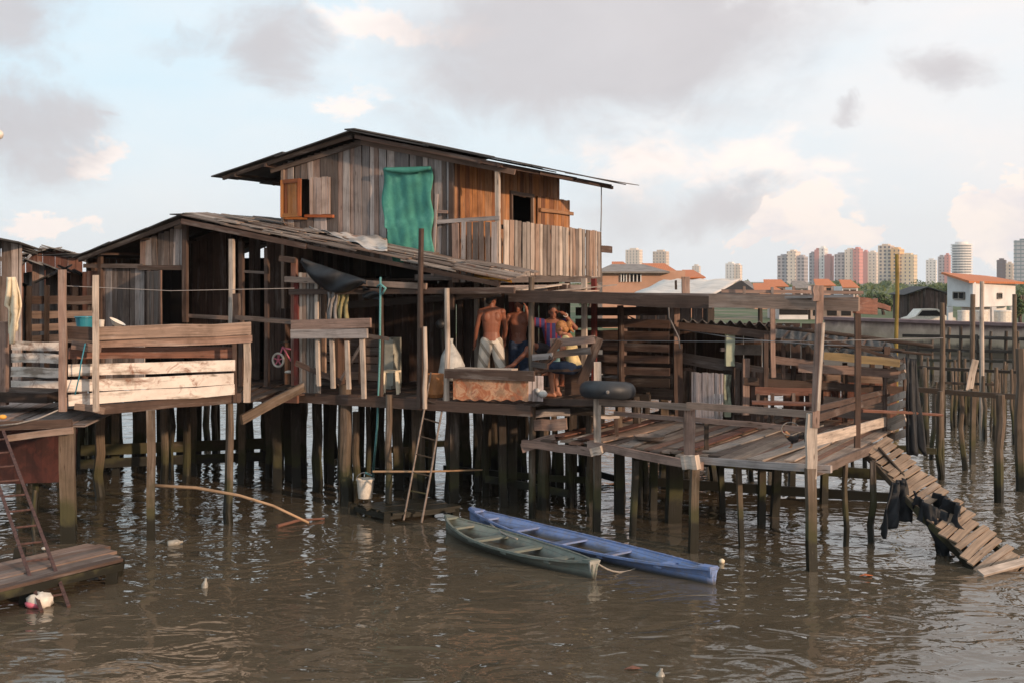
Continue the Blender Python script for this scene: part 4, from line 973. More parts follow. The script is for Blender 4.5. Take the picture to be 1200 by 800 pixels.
# ================================================================ left veranda deck with white plank rail
DK = thing('wooden_deck', 'plank veranda with a white board railing in front of the gabled house', 'deck', (-6, 19, 1.9))
fA = pt(78, 478, 17.7); fB = pt(292, 466, 18.9); fA.z = fB.z = 1.9
mb = MB(); floorb(mb, fA, fB, V((-3.9, 22.2, 1.9)), V((-8.6, 22.6, 1.9)), .2); mb.build('floor', 'dark', DK)
mb = MB(); bpx(mb, (115, 480), 17.72, (282, 465), 18.8, 11, .08); bpx(mb, (88, 475), 17.6, (122, 481), 17.6, 7, .05); mb.build('floor_beam', 'brown', DK)
rb = MB()
for (p, q, h_) in [((80, 434), (275, 427), 13), ((78, 452), (274, 443), 13.5), ((80, 468), (274, 456.5), 12.5)]:
    bpx(rb, p, 17.55, q, 18.6, h_, .03)
rb.build('rail_board', 'whitep', DK, label='white painted lower rail boards')
mb = MB(); bpx(mb, (77, 390), 17.6, (112, 392), 17.5, 15, .05); bpx(mb, (113, 391), 17.65, (294, 385), 18.75, 14.5, .06); mb.build('rail_board', 'brown', DK)
mb = MB(); bpx(mb, (115, 403), 17.75, (296, 397), 18.8, 9, .05); bpx(mb, (84, 404), 17.8, (118, 408), 17.7, 9, .05); mb.build('rail_board', 'grey', DK)
mb = MB(); bpx(mb, (80, 413), 17.9, (275, 413), 19.2, 13, .05); mb.build('rail_board', 'redbrown', DK)
for px, y0, y1, Y, wp, mt in [(73, 316, 482, 17.5, 8, 'grey'), (112.5, 323, 482, 17.45, 6, 'pale'), (290, 381, 471, 18.85, 7.5, 'pale'), (275, 398, 470, 18.7, 4, 'brown')]:
    mb = MB(); a = pt(px+(1 if px < 100 else 0), y1, Y); b_ = pt(px, y0, Y); mb.board(a, b_, wp/F*Y, .07, side=(1, 0, 0), seg=4); mb.build('rail_post', mt, DK)
for px, yb, y0, wp, sq in [(117, 585, 480, 11, 0), (178, 632, 480, 9.5, 1), (191, 566, 475, 9, 0), (165, 545, 475, 13, 0), (226, 556, 474, 10, 0), (268, 613, 470, 10, 0), (251, 535, 470, 8, 0), (283, 560, 468, 8, 0), (140, 540, 478, 8, 0), (210, 530, 475, 8, 0)]:
    stiltpx(DK, px, yb, y0, wp, square=bool(sq))
mb = MB(); hboards(mb, V((-8.3, 23, 0)), V((-5, 24, 0)), [.3, .55], .2); mb.build('under_brace', 'stiltdark', DK)
# stage at far left with grey-white side boards
DL = thing('wooden_deck', 'plank landing at the left edge above the rusty ladder', 'deck', (-8, 18, 1.7))
mb = MB(); mb_A = pt(-60, 492, 17.6); a = V((-9.2, 17.4, 1.68)); b_ = V((pt(88, 0, 17.6).x, 17.6, 1.68))
floorb(mb, a, b_, V((-6.6, 20.5, 1.72)), V((-9.6, 20.5, 1.72)), .22); mb.build('floor', 'grey', DL)
mb = MB(); mb.board(V((-9.3, 17.35, 1.62)), pt(84, 495, 17.5), .13, .07); mb.board(pt(10, 513, 17.2), pt(86, 503, 17.25), .09, .06); mb.build('floor_beam', 'brown', DL)
mb = MB(); mb.board(V((-9.0, 19.4, 2.0)), pt(70, 463, 19.3), .16, .9); mb.build('step', 'dark', DL)
rb = MB()
for (y, h_) in ((406, 10), (420, 11), (436, 11.5), (452, 11.5)): bpx(rb, (11, y-1), 19.9, (70, y), 19.7, h_, .03)
rb.build('rail_board', 'whitep', DL, label='dirty white rail boards')
mb = MB(); postpx(mb, 3, 378, 474, 19.0, 12); mb.build('rail_post', 'grey', DL)
mb = MB(); postpx(mb, 11, 398, 470, 19.9, 5); mb.build('rail_post', 'brown', DL)
stiltpx(DL, 78, 635, 500, 17, square=True); stiltpx(DL, 42, 600, 498, 9, mat='stiltdark'); stiltpx(DL, 100, 545, 485, 7, mat='greenp'); stiltpx(DL, 55, 560, 490, 8, mat='stiltdark'); stiltpx(DL, 40, 638, 574, 3.5, square=False)
stiltpx(DL, 103, 520, 485, 9, mat='stiltdark')
# rusty steel panel under the landing
tag(MB().quadsheet(pt(-40, 568, 19.6), pt(88, 564, 19.2), pt(90, 500, 19.2), pt(-40, 498, 19.6), 20, 6, lambda x, y: V((0, .012*math.sin(x*23+y*3), 0)), .02).build('steel_sheet', 'rustred'), 'large rust red steel sheet standing under the left landing', 'steel sheet')
# low jetty
J = thing('jetty', 'low mossy plank jetty at the foot of the rusty ladder', 'jetty', (-6.3, 14.8, 0))
mb = MB(); q = [pz(-70, 690, .28), pz(12, 688, .28), pz(143, 656, .28), pz(113, 637, .28), pz(-60, 644, .28)]
d1 = (q[2]-q[1]); d2 = (q[3]-q[2])
A0 = q[1]-d1.normalized()*1.2; D0 = A0+(q[3]-q[2])
floorb(mb, A0, D0, q[3], q[2], .2, .04, .06); mb.build('planks', 'brown', J)
mb = MB(); mb.board(A0-up*.07, q[2]-up*.07, .09, .06); mb.build('edge_beam', 'stilt', J)
for (x, y) in ((pz(130, 683, 0).x, pz(130, 683, 0).y), (pz(30, 705, 0).x, pz(30, 705, 0).y), (pz(138, 665, .1).x, pz(138, 665, .1).y), (-6.6, 16)):
    stilt(J, x, y, .24, .14, square=True, zbot=-.5, name='leg')
# rusty ladder
LD = thing('ladder', 'rusty dark iron ladder leaning from the jetty up to the left landing', 'ladder', pt(60, 714, 13.9))
l0, l1 = pt(49, 716, 13.75), pt(-8, 560, 16.6); r0, r1 = pt(81, 711, 13.95), pt(4, 505, 17.15)
l1 = l0+(r1-r0)
for a, b_ in ((l0, l1), (r0, r1)): mb = MB(); mb.board(a, b_, .04, .05, side=(1, 0, 0), seg=6, rough=.5); mb.build('side_rail', 'rustladder', LD)
for i in range(11):
    f = (i+.7)/11.3; mb = MB(); mb.pole([l0.lerp(l1, f), r0.lerp(r1, f)], .014, .014, 6, 0); mb.build('rung', 'rustladder', LD)

# ---- far-left shacks
def shack(px0, px1, ytop, yeave, Y, depth, label, mat='grey', roofm='roofdark', zlo=1.5, group=None, stl=True, peak=.5):
    a = pt(px0, yeave, Y); b_ = pt(px1, yeave, Y); r_ = thing('wooden_shack', label, 'shack', ((a.x+b_.x)/2, Y, zlo), group)
    zt = pt(0, ytop, Y).z; L_ = b_.x-a.x; dpt = V((b_.x/Y*depth*1.25, depth, 0))
    mb = MB(); vwall(mb, a, b_, zlo, lambda s: a.z+(zt-a.z)*(1-abs(s/L_-peak)/max(peak, 1-peak)), .15); mb.build('front_wall', mat, r_)
    mb = MB(); vwall(mb, b_, b_+dpt, zlo, b_.z, .16); vwall(mb, a+dpt, a, zlo, a.z, .16); mb.build('side_wall', mat, r_)
    pk = a.lerp(b_, peak); pk.z = zt+.04
    mb = MB(); d = dpt*1.08; e = V((0, -.35, 0))
    A_ = a+V((-.3, 0, -.08)); B_ = b_+V((.3, 0, -.08))
    if peak > .02: roofpanel(mb, pk+d, pk+e, A_+e, A_+d, 4, 2, .03, .01)
    if peak < .98: roofpanel(mb, pk+e, pk+d, B_+d, B_+e, 4, 2, .03, .01)
    mb.build('roof', roofm, r_)
    if stl:
        for k in range(6):
            stilt(r_, a.x+L_*(k+.5)/6, Y+R(0, depth), zlo, .15, mat='stiltdark')
    return r_
shack(-60, 25, 276, 285, 21, 3, 'grey plank shack cut off by the left edge of the photo', peak=.3, roofm='fibredark')
shack(24, 96, 294, 299, 31, 4, 'brown boarded shack with a dark roof, farthest behind the left veranda', mat='redbrown', peak=.6, roofm='fibre')
shack(38, 74, 307, 319, 26, 3, 'small grey shack with a grey sheet roof behind the hanging towel', peak=.05, roofm='fibre')
shack(-40, 20, 322, 330, 27, 3, 'low grey shack behind the left edge railing', peak=.4)
shack(74, 100, 318, 324, 24, 2, 'narrow dark shack left of the gabled house', mat='dark', peak=.4)
fc = thing('plank_fence', 'rough horizontal plank fence between the towel and the gabled house', 'fence', pt(70, 400, 22.5))
mb = MB()
for y in (352, 366, 382, 396): bpx(mb, (30, y+R(-3, 3)), 22.5, (112, y+R(-3, 3)), 22.3, R(7, 11), .03)
mb.build('boards', 'brown', fc)
for px in (34, 55, 88, 106): mb = MB(); postpx(mb, px, 335, 440, 22.4, 5); mb.build('post', 'dark', fc)
mb = MB(); floorb(mb, V((-10.5, 20.4, 1.8)), V((-7.9, 22.4, 1.8)), V((-7.9, 27, 1.8)), V((-12.5, 27, 1.8)), .25); mb.build('floor', 'dark', fc)
for k in range(10): stilt(fc, R(-11, -8.2), R(22.6, 27), 1.8, .14, mat='stiltdark', name='stilt')
# ================================================================ right hand open deck
RD = thing('wooden_deck', 'broad open plank deck with rails on thin stilts at the right', 'deck', (4, 19, 1.3))
A = V((.54, 18.9, 1.3)); B_ = V((4.03, 15.9, 1.3)); C_ = V((6.97, 21.2, 1.3)); D_ = V((3.48, 24.2, 1.3))
def fr(px):
    k = (px-600)/F; t = (k*18.9-.54)/(3.49+3*k); return 18.9-3*t
def bk(px):
    k = (px-600)/F; t = (k*22.3-2.15)/(2.2+1.75*k); return 22.3-1.75*t
ex = (A-B_).normalized()
mb = MB(); floorb(mb, A+V((.0, .1, 0)), B_, C_, D_, .17, .03, .16, zj=.012); mb.build('floor', 'deck', RD)
mb = MB()
for f in (.12, .2, .33, .48, .62, .8, .9):   # newer pale and reddish planks thrown over the deck
    p = A.lerp(B_, f); d = (C_-B_).normalized()
    mb.board(p+d*R(-.1, .5)+up*.035, p+d*R(2.4, 4.5)+ex*R(-.25, .25)+up*.035, R(.14, .24), .022, side=ex)
mb.build('loose_plank', 'pale', RD)
mb = MB()
for f in (.04, .15, .55): p = A.lerp(B_, f); mb.board(p+d*.1+up*.06, p+d*3.4+up*.06, .2, .02, side=ex)
mb.build('loose_plank', 'redbrown', RD, label='reddish loose planks')
mb = MB(); bpx(mb, (612, 519), 19.1, (700, 530), 18.2, 9, .06); bpx(mb, (690, 521), 18.25, (822, 546), 16.75, 9, .07); bpx(mb, (812, 538), 16.9, (975, 550), 15.75, 8, .07); bpx(mb, (952, 554), 15.85, (1035, 520), 18.8, 10, .06); mb.build('edge_beam', 'grey', RD)
mb = MB(); mb.board(A.lerp(D_, .5)-up*.1, B_.lerp(C_, .5)-up*.1, .12, .08); mb.board(A.lerp(D_, .85)-up*.1, B_.lerp(C_, .85)-up*.1, .12, .08); mb.board(A.lerp(D_, .2)-up*.1, B_.lerp(C_, .2)-up*.1, .12, .08)
for f in (.15, .4, .65, .9): mb.board(A.lerp(B_, f)-up*.06+d*.1, D_.lerp(C_, f)-up*.06, .08, .08)
mb.build('joist', 'stiltdark', RD)['kind'] = 'stuff'
mb = MB(); bpx(mb, (800, 542), 16.65, (818, 540), 16.5, 16, .12); mb.build('block', 'pale', RD); mb = MB(); bpx(mb, (693, 530), 18.1, (706, 526), 18.0, 9, .12); mb.build('block', 'pale', RD)
# rails
mb = MB(); bpx(mb, (627, 470), 19.0, (745, 472), 17.8, 8, .05); bpx(mb, (703, 470), 18.1, (810, 477), 17.0, 7.5, .05); bpx(mb, (806, 475), 16.9, (958, 486), 15.75, 8, .05); mb.build('rail', 'brown', RD)
mb = MB(); bpx(mb, (720, 484), 18.2, (812, 492), 17.2, 5, .04); bpx(mb, (812, 491), 17.1, (948, 503), 16.0, 6, .04); mb.build('rail', 'grey', RD)
mb = MB(); bpx(mb, (953, 516), 15.85, (1038, 494), 19.9, 12, .03); mb.build('rail', 'pale', RD, label='pale bright side rail')
mb = MB(); bpx(mb, (957, 489), 15.9, (1034, 466), 19.9, 8, .03); mb.build('rail', 'brown', RD); mb = MB(); bpx(mb, (958, 478), 16.0, (1040, 458), 20.2, 6, .03); mb.build('rail', 'brown', RD)
for px, y0, y1, Y, wp, mt in [(700, 424, 528, fr(700)-.05, 8.5, 'pale'), (808, 475, 548, fr(808)-.05, 12, 'grey'), (828, 495, 528, 17.5, 5, 'stiltdark'), (951, 485, 560, 15.75, 12, 'pale'), (1005, 350, 524, 18.0, 6.5, 'brown'), (1039, 405, 505, 20.5, 7, 'brown')]:
    mb = MB(); postpx(mb, px, y0, y1, Y, wp); mb.build('post', mt, RD)
stiltpx(RD, 815, 648, 545, 9.5, square=True); stiltpx(RD, 949, 668, 548, 11, square=True, label='thick front corner stilt'); stiltpx(RD, 701, 622, 528, 8, square=True)
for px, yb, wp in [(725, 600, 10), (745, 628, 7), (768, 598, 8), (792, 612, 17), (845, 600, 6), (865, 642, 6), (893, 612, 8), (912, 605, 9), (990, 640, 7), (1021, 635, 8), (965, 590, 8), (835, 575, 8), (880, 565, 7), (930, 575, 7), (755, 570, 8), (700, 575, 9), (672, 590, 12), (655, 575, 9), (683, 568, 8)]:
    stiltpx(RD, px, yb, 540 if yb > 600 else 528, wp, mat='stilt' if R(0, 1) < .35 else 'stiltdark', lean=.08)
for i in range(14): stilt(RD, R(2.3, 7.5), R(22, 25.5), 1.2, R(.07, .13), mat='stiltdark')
mb = MB(); mb.board((2.5, 23.0, .45), (7.3, 21.0, .35), .18, .06); mb.board((3.5, 24.5, .75), (8, 22.5, .6), .12, .05); mb.board((2.5, 22, .12), (6.7, 20.5, .1), .16, .06); mb.build('under_beam', 'stiltdark', RD)
mb = MB(); bpx(mb, (612, 524), 19.1, (650, 513), 18.9, 11, .05); bpx(mb, (626, 498), 19.2, (664, 496), 19.0, 13, .05); bpx(mb, (628, 484), 19.4, (668, 482), 19.4, 9, .05); mb.build('stub_board', 'grey', RD)

# ================================================================ pergola frame
PG = thing('pergola', 'rough open timber frame carrying one long beam over the right deck', 'pergola', (3.5, 17.5, 1.3))
mb = MB(); bpx(mb, (597, 347), 19.3, (835, 354), 17.3, 14, .06); bpx(mb, (832, 352), 17.1, (1006, 357), 15.9, 16, .06); mb.build('beam', 'brown', PG)
mb = MB(); bpx(mb, (1002, 357), 16.1, (1027, 360), 17.2, 19, .05); bpx(mb, (1010, 352), 17.2, (1042, 362), 19.5, 6, .04); mb.build('beam', 'redbrown', PG)
mb = MB(); bpx(mb, (845, 341.5), 19, (1012, 343), 18.6, 4, .04); bpx(mb, (700, 344), 19, (1004, 348), 16.0, 3, .08); bpx(mb, (858, 350), 17.0, (1002, 347), 15.8, 3, .05)
for px in (872, 905, 930, 948, 975): postpx(mb, px, 336, 347, 18.8, 3)
mb.build('lath', 'grey', PG)
mb = MB(); mb.board(pt(600, 341, 19.2), pt(662, 333, 22), .16, .02, side=(1, 0, 0)); mb.board(pt(622, 344, 19.2), pt(700, 341, 20.5), .12, .02, side=(0, 1, 0)); mb.board(pt(640, 342, 19), pt(720, 334, 22), .12, .02, side=(0, 1, 0)); mb.build('loose_board', 'pale', PG)
for px, y0, y1, Y, wp, mt, sq, px1 in [(623, 325, 610, 19.25, 8, 'stilt', False, 624), (961, 335, 500, 15.7, 8, 'grey', True, 956), (957, 335, 352, 15.65, 9, 'grey', True, None), (727, 358, 500, 21.3, 8, 'brown', False, 728), (734, 360, 440, 21.5, 4.5, 'grey', True, 731),
                                   (793, 353, 482, 21.3, 6.5, 'grey', True, None), (795, 403, 490, 21.2, 10, 'brown', True, None), (905, 362, 442, 20.3, 5.5, 'grey', True, 906), (898, 392, 490, 20.2, 5, 'brown', True, 897), (804, 325, 348, 20.5, 9, 'grey', True, None), (792, 328, 340, 20.4, 2.5, 'dark', True, None)]:
    mb = MB(); postpx(mb, px, y0, y1, Y, wp, px1, sq); mb.build('post', mt, PG)
mb = MB(); postpx(mb, 965, 378, 480, 15.62, 3.2, 959); mb.build('post', 'pale', PG, label='thin pale strip painting the lit side of the corner post')  # pale strip added in place of sunlight on the post's side

# ================================================================ back fence and shelter
BF = thing('plank_fence', 'rough plank fence with a pale pink panel at the back of the open deck', 'fence', (3.3, 21.4, 1.3))
mb = MB()
for (x0, y0, x1, y1, h_) in [(700, 424, 792, 432, 11), (732, 438, 790, 444, 11), (700, 452, 792, 461, 8), (800, 419, 900, 437, 13), (768, 420, 800, 423, 9), (800, 450, 812, 452, 40), (740, 463, 800, 466, 6)]:
    bpx(mb, (x0, y0), bk(x0), (x1, y1), bk(x1), h_, .035)
mb.build('boards', 'brown', BF)
mb = MB(); vwall(mb, V((pt(847, 0, bk(847)-.05).x, bk(847)-.05, 0)), V((pt(898, 0, bk(898)-.05).x, bk(898)-.05, 0)), 1.32, pt(0, 434, 20.8).z, .16); mb.build('boards', 'dark', BF); mb = MB(); vwall(mb, V((pt(800, 0, 21.3).x, 21.3, 0)), V((pt(812, 0, 21.2).x, 21.2, 0)), 1.32, pt(0, 434, 21.2).z, .1); mb.build('boards', 'dark', BF)
mb = MB(); vwall(mb, V((pt(811, 0, 20.9).x, 20.95, 0)), V((pt(847, 0, 20.6).x, 20.6, 0)), 1.34, pt(0, 436, 20.9).z, .055, .018, gap=.006); mb.build('panel', 'pinkp', BF, label='pale pink slatted panel')
for px, y0, y1, wp, mt in [(855.5, 389, 428, 10, 'greenp'), (852, 438, 488, 8, 'greenp'), (874, 420, 486, 8, 'grey'), (804, 440, 490, 9, 'brown'), (863, 430, 486, 7, 'brown'), (705, 440, 500, 7, 'pale'), (851, 407, 412, 12, 'grey')]:
    mb = MB(); postpx(mb, px, y0, y1, bk(px)-.12, wp); mb.build('post', mt, BF)
mb = MB(); vwall(mb, V((2.4, 25.2, 0)), V((6.2, 24.0, 0)), 1.5, 2.95, .2); hboards(mb, V((1.9, 25.0, 0)), V((2.6, 25.0, 0)), [1.5+.2*i for i in range(7)], .19); mb.build('rear_wall', 'dark', BF)
for (a0, a1, b0, b1, c0, c1) in [(728, 462, 742, 492, 20.2, 19.9), (752, 462, 748, 492, 20.0, 19.7), (765, 463, 776, 490, 20, 19.8)]:
    pass
CN = thing('canopy', 'corrugated fibre cement and black sheet canopy over the back of the open deck', 'canopy', (4, 22, 1.3))
a = pt(798, 376, 21.2); b_ = pt(904, 379, 20.6); c_ = b_+V((.9, 3.6, -.35)); dq = a+V((.9, 3.6, -.35))
mb = MB(); mb.quadsheet(a, b_, c_, dq, 96, 3, lambda x, y: up*(.035*math.sin(x*2*math.pi*9.5)), .012); mb.build('corrugated_sheet', 'fibre', CN, smooth=True)
a2 = pt(736, 370, 21.6); b2 = pt(800, 379, 21.3)
mb = MB(); mb.quadsheet(a2, b2, b2+V((.9, 3.6, -.2)), a2+V((.5, 3.6, -.2)), 16, 6, lambda x, y: up*(-.12*math.sin(math.pi*x)*(1-y)+R(-.01, .01)), .012); mb.build('black_sheet', 'blacksheet', CN, smooth=True)
mb = MB(); bpx(mb, (796, 382), 21.1, (905, 393), 20.5, 9, .06); bpx(mb, (736, 379), 21.5, (792, 383), 21.2, 5, .05); mb.build('front_beam', 'brown', CN)
a = pt(902, 398, 20.4); b_ = pt(1055, 425, 19.6); c_ = pt(1046, 400, 23); dq = pt(906, 380, 23.5)
mb = MB(); mb.quadsheet(a, b_, c_, dq, 80, 5, lambda x, y: up*(.03*math.sin(x*2*math.pi*14)+R(-.012, .012)), .012); mb.build('corrugated_sheet', 'fibredark', CN, smooth=True)
mb = MB(); mb.pole([pt(900, 382, 20.3), pt(985, 392, 20.3), pt(1093, 405.5, 20.3)], .035, .03, 6); mb.pole([pt(968, 404, 20.0), pt(1092, 415, 21)], .03, .025, 6); mb.board(pt(906, 398, 20.3), pt(1060, 410, 21.5), .05, .04); mb.board(pt(960, 395, 20.2), pt(1058, 423, 19.9), .05, .04)
for k in range(6): x = 915+k*22; mb.board(pt(x, 398+k*4, 20.2), pt(x+14, 383+k*3.2, 23), .05, .03)
mb.build('lath', 'dark', CN)
mb = MB(); bpx(mb, (966, 416), 19.9, (1055, 425), 19.4, 9, .03); mb.build('yellow_board', 'yellowboard' if 'yellowboard' in M else 'yellowplastic', CN)
mb = MB(); bpx(mb, (905, 421), 20.6, (965, 428), 20.3, 9, .03); bpx(mb, (935, 430), 20.3, (1056, 438), 19.9, 10, .03); mb.build('board', 'grey', CN)
mb = MB(); mb.board(pt(860, 409.5, 23.5), pt(893, 409.5, 23.5), .2, .02); mb.build('pale_board', 'whitesheet', CN)
# benches / railings behind the rooster
BN = thing('wooden_bench', 'long reddish plank bench along the back rail of the open deck', 'bench', (5, 20, 1.3))
mb = MB(); bpx(mb, (885, 458), 20.1, (957, 459), 19.9, 9, .03); mb.build('backrest', 'redbrown', BN)
mb = MB(); mb.board(pt(882, 471, 19.6), pt(960, 474, 19.4), .35, .04, side=(0, 1, 0)); mb.build('seat', 'redbrown', BN)
for px in (888, 905, 930, 950): mb = MB(); postpx(mb, px, 460, 498, 19.7, 4); mb.build('leg', 'brown', BN)
RF = thing('plank_fence', 'dark plank fence with stacked rails right of the rooster', 'fence', (6, 20.5, 1.3))
mb = MB()
for (x0, y0, x1, y1, h_, Y) in [(872, 446, 1072, 458, 9, 20.6), (900, 440, 1040, 445, 8, 21.2), (965, 468, 1040, 476, 9, 20.6), (960, 482, 1036, 488, 9, 20.4)]:
    bpx(mb, (x0, y0), Y, (x1, y1), Y-.3, h_, .04)
mb.build('boards', 'brown', RF)
mb = MB(); vwall(mb, V((4.9, 21.6, 0)), V((6.9, 21.4, 0)), 1.32, 2.25, .2, missing=.08); mb.build('boards', 'redbrown', RF)
for px in (930, 962, 990, 1022): mb = MB(); postpx(mb, px, 425, 495, 21.0, 5); mb.build('post', 'brown', RF)
for px in (918, 942): mb = MB(); postpx(mb, px, 405, 445, 20.9, 4); mb.build('post', 'grey', RF)
PS = thing('pallet_rail', 'ladder of short pale pallet boards at the deck corner beside the black tarp', 'railing', pt(1048, 500, 20))
mb = MB()
for i in range(8):
    y = 428+i*11.2
    if i in (2, 5): continue
    a = pt(1036, y+9, 20.4); b_ = pt(1061, y, 19.7); mb.board(a, b_, R(.09, .14), .03)
mb.build('boards', 'whitep', PS)
mb = MB(); bpx(mb, (1034, 441), 20.3, (1060, 432), 19.9, 9, .03); mb.build('boards', 'pale', PS); mb = MB(); bpx(mb, (1034, 498), 20.3, (1061, 488), 19.9, 11, .03); mb.build('boards', 'pale', PS)
for px, y0 in ((1037, 430), (1061, 418)): mb = MB(); postpx(mb, px, y0, 508, 20, 4.5); mb.build('post', 'brown', PS)

# stool, pan
SL = thing('stool', 'small rough wooden stool on the open deck beside its front rail', 'stool', pz(712, 512, 1.32))
c = pz(712, 512, 1.32); mb = MB(); mb.board(c+V((-.17, 0, .33)), c+V((.17, .04, .33)), .24, .04, side=(0, 1, 0)); mb.build('seat', 'pale', SL)
for dx_, dy_ in ((-.13, -.08), (.13, -.08), (-.13, .1), (.13, .1)): mb = MB(); mb.board(c+V((dx_*1.15, dy_, .01)), c+V((dx_, dy_, .31)), .05, .04, side=(1, 0, 0)); mb.build('leg', 'brown', SL)
c = pz(761, 514, 1.36); mb = MB()
prof = [(0, 0), (.20, 0), (.23, .035), (.25, .035), (.22, -.01), (0, -.01)]
vs = []; n = 24
for (r_, z) in prof[1:-1]:
    for k in range(n): vs.append(c+V((r_*math.cos(6.283*k/n), r_*math.sin(6.283*k/n), z+.02)))
fs = [[j*n+k, j*n+(k+1) % n, (j+1)*n+(k+1) % n, (j+1)*n+k] for j in range(3) for k in range(n)]+[list(range(n)), [3*n+k for k in reversed(range(n))]]
tag(mb.add(vs, fs).build('tray', 'teal2' if 'teal2' in M else 'alu'), 'round grey metal tray lying on the open deck', 'tray')

# ================================================================ ramp
RP = thing('ramp', 'sloping gangway of short planks from the open deck down into the water', 'ramp', (6, 17, 0))
t0 = pt(1028, 520, 18.3); t1 = pt(1196, 686, 15.45); dr_ = t1-t0
for s in (-.55, .45):
    mb = MB(); p = t0+V((s*.42, s*.33, s*.12))-up*.07; q = t1+V((s*.5, s*.4, s*.2))-up*.07; mb.board(p, q, .09, .06, seg=6); mb.build('stringer', 'stilt', RP)
mb = MB(); mb.board(t0-up*.09+V((-.05, -.15, 0)), t0.lerp(t1, .75)-up*.32, .2, .03, seg=5); mb.build('side_board', 'stiltdark', RP)
for i in range(22):
    f = (i+.3)/22
    if i in (10, ): continue
    c = t0.lerp(t1, f)+V((R(-.02, .02), 0, 0)); h_ = V((.24, .20, .085))*(1+.2*f)+V((R(-.02, .02), R(-.04, .04), .015*f)); h_ *= R(.85, 1.12)
    mb = MB(); mb.board(c-h_, c+h_, R(.09, .145), .024, side=dr_, rough=1.2); mb.build('plank', 'ramp', RP)
mb = MB(); mb.board(t0.lerp(t1, .9)+V((-.42, -.3, .03)), t0.lerp(t1, .96)+V((.35, .25, .2)), .12, .03, side=dr_); mb.build('plank', 'pale', RP)
# black cloths
def hang(name, label, top_a, top_b, drop, nx=14, ny=16, fold=.07, mat='blacksheet', swing=(0, 0), taper=.3, cat='tarp', thick=.01, jag=.0, seed=0):
    ta, tb = V(top_a), V(top_b); d_ = (tb-ta); n_ = V((d_.y, -d_.x, 0)); n_ = n_.normalized() if n_.length > 1e-3 else V((0, -1, 0))
    def f(s, t):
        c_ = .5+(s-.5)*(1-taper*t); dl = drop*(1+jag*math.sin(s*7+seed)+jag*.5*math.sin(s*17+seed*2))
        p = ta.lerp(tb, c_)+n_*(fold*math.sin(s*13+t*2.5+seed)*(.35+t)+fold*.5*math.sin(s*29+t*5+seed))
        return p-up*(dl*t)+V((swing[0]*t*t, swing[1]*t*t, 0))
    return cloth(name, mat, f, nx, ny, thick, None, label, cat)
hang('black_tarp', 'long black plastic sheet hanging at the right corner of the open deck', pt(1061, 418, 19.5), pt(1074, 421, 19.6), 1.55, fold=.06, swing=(.08, 0), taper=-.5, jag=.06)
hang('black_cloth', 'black sheet hanging in a flared scrap from the upper side of the ramp', pt(1061, 560, 17.2), pt(1046, 566, 17.1), .62, fold=.09, swing=(-.1, -.05), taper=-1.3, jag=.15, seed=2)
hang('black_cloth', 'wet black sheet draped over the middle of the ramp down to the water', pt(1085, 588, 16.6), pt(1112, 602, 16.7), .78, fold=.09, swing=(.15, 0), taper=.5, jag=.2, seed=4)
hang('black_cloth', 'black rag bunched on top of the ramp planks', pt(1098, 576, 17.1), pt(1126, 592, 16.5), .3, fold=.08, taper=-.2, jag=.2, seed=1)
hang('black_cloth', 'narrow black rag looping between the two draped sheets on the ramp', pt(1070, 574, 17.0), pt(1086, 590, 16.7), .25, fold=.04, taper=.1, jag=.3, seed=3)

# ================================================================ footbridge and posts in the water at right
FB = thing('footbridge', 'unfinished footbridge frame of two long rails on thin posts at far right', 'footbridge', (11, 27, 0))
mb = MB(); bpx(mb, (1076, 430), 30, (1235, 438), 28, 3.5, .07); mb.build('rail', 'stiltdark', FB); mb = MB(); bpx(mb, (1072, 456), 24, (1240, 468), 23.0, 6, .07); mb.build('rail', 'stiltdark', FB); mb = MB(); bpx(mb, (1100, 448), 29, (1165, 450), 28.8, 3, .06); mb.build('rail', 'stiltdark', FB)
for px, y0, yb, wp in [(1084, 430, 520, 5), (1100, 458, 562, 6.5), (1124, 456, 550, 6), (1142, 455, 543, 5.5), (1153, 440, 516, 5), (1166, 430, 516, 5.5), (1186, 432, 520, 5), (1118, 432, 500, 4), (1133, 436, 498, 4), (1206, 440, 540, 7)]:
    stiltpx(FB, px, yb, y0, wp, mat='stilt', lean=.12, name='post')
LBL = 'slim weathered pile standing in the water right of the ramp'; GP = 'piles standing in the water beyond the footbridge'
def pile(px, y0, yb, wp, label=LBL, mat='stilt', group=GP, px1=None):
    Y = F*CZ/(yb-330); a = pt(px if px1 is None else px1, yb+12, Y); b_ = pt(px, y0, Y); mb = MB(); mb.pole(spole(a-up*.3, b_, 5, .02), wp/2/F*Y, wp/2/F*Y*.85, 8); o = mb.build('wooden_pile', mat); tag(o, label, 'pile', group); return o
pile(1172, 462, 588, 12, 'thick mossy pile standing between the footbridge and the camera side', px1=1171)
pile(1196, 408, 575, 14, 'thickest tall dark pile at the right edge of the photo')
pile(1095, 452, 538, 6, 'leaning grey pile right of the hanging black tarp', px1=1090)
pile(1104, 355, 560, 7, 'tall dark pile nearest the black tarp, rising above the sea wall')
pile(1140, 345, 500, 6.5, 'tall grey pile in front of the water tanks'); pile(1151, 330, 515, 6, 'tallest pale pile in front of the white house', 'pale')
pile(1189, 345, 505, 6, 'tall dark pile below the right end of the white house')
pile(1051, 298, 500, 5, 'tall yellow bamboo pole rising in front of the orange tower', 'yellowp', None)
for i in range(52):
    x = R(1078, 1204); yb = R(462, 505); pile(x, R(405, 440) if R(0, 1) < .35 else R(430, 458), yb, R(3, 5))
tag(MB().board(pt(1136, 457, 25), pt(1143, 421, 25), .14, .03, side=(1, 0, 0)).build('plank', 'pale'), 'pale plank leaning upright on the footbridge rail', 'plank')
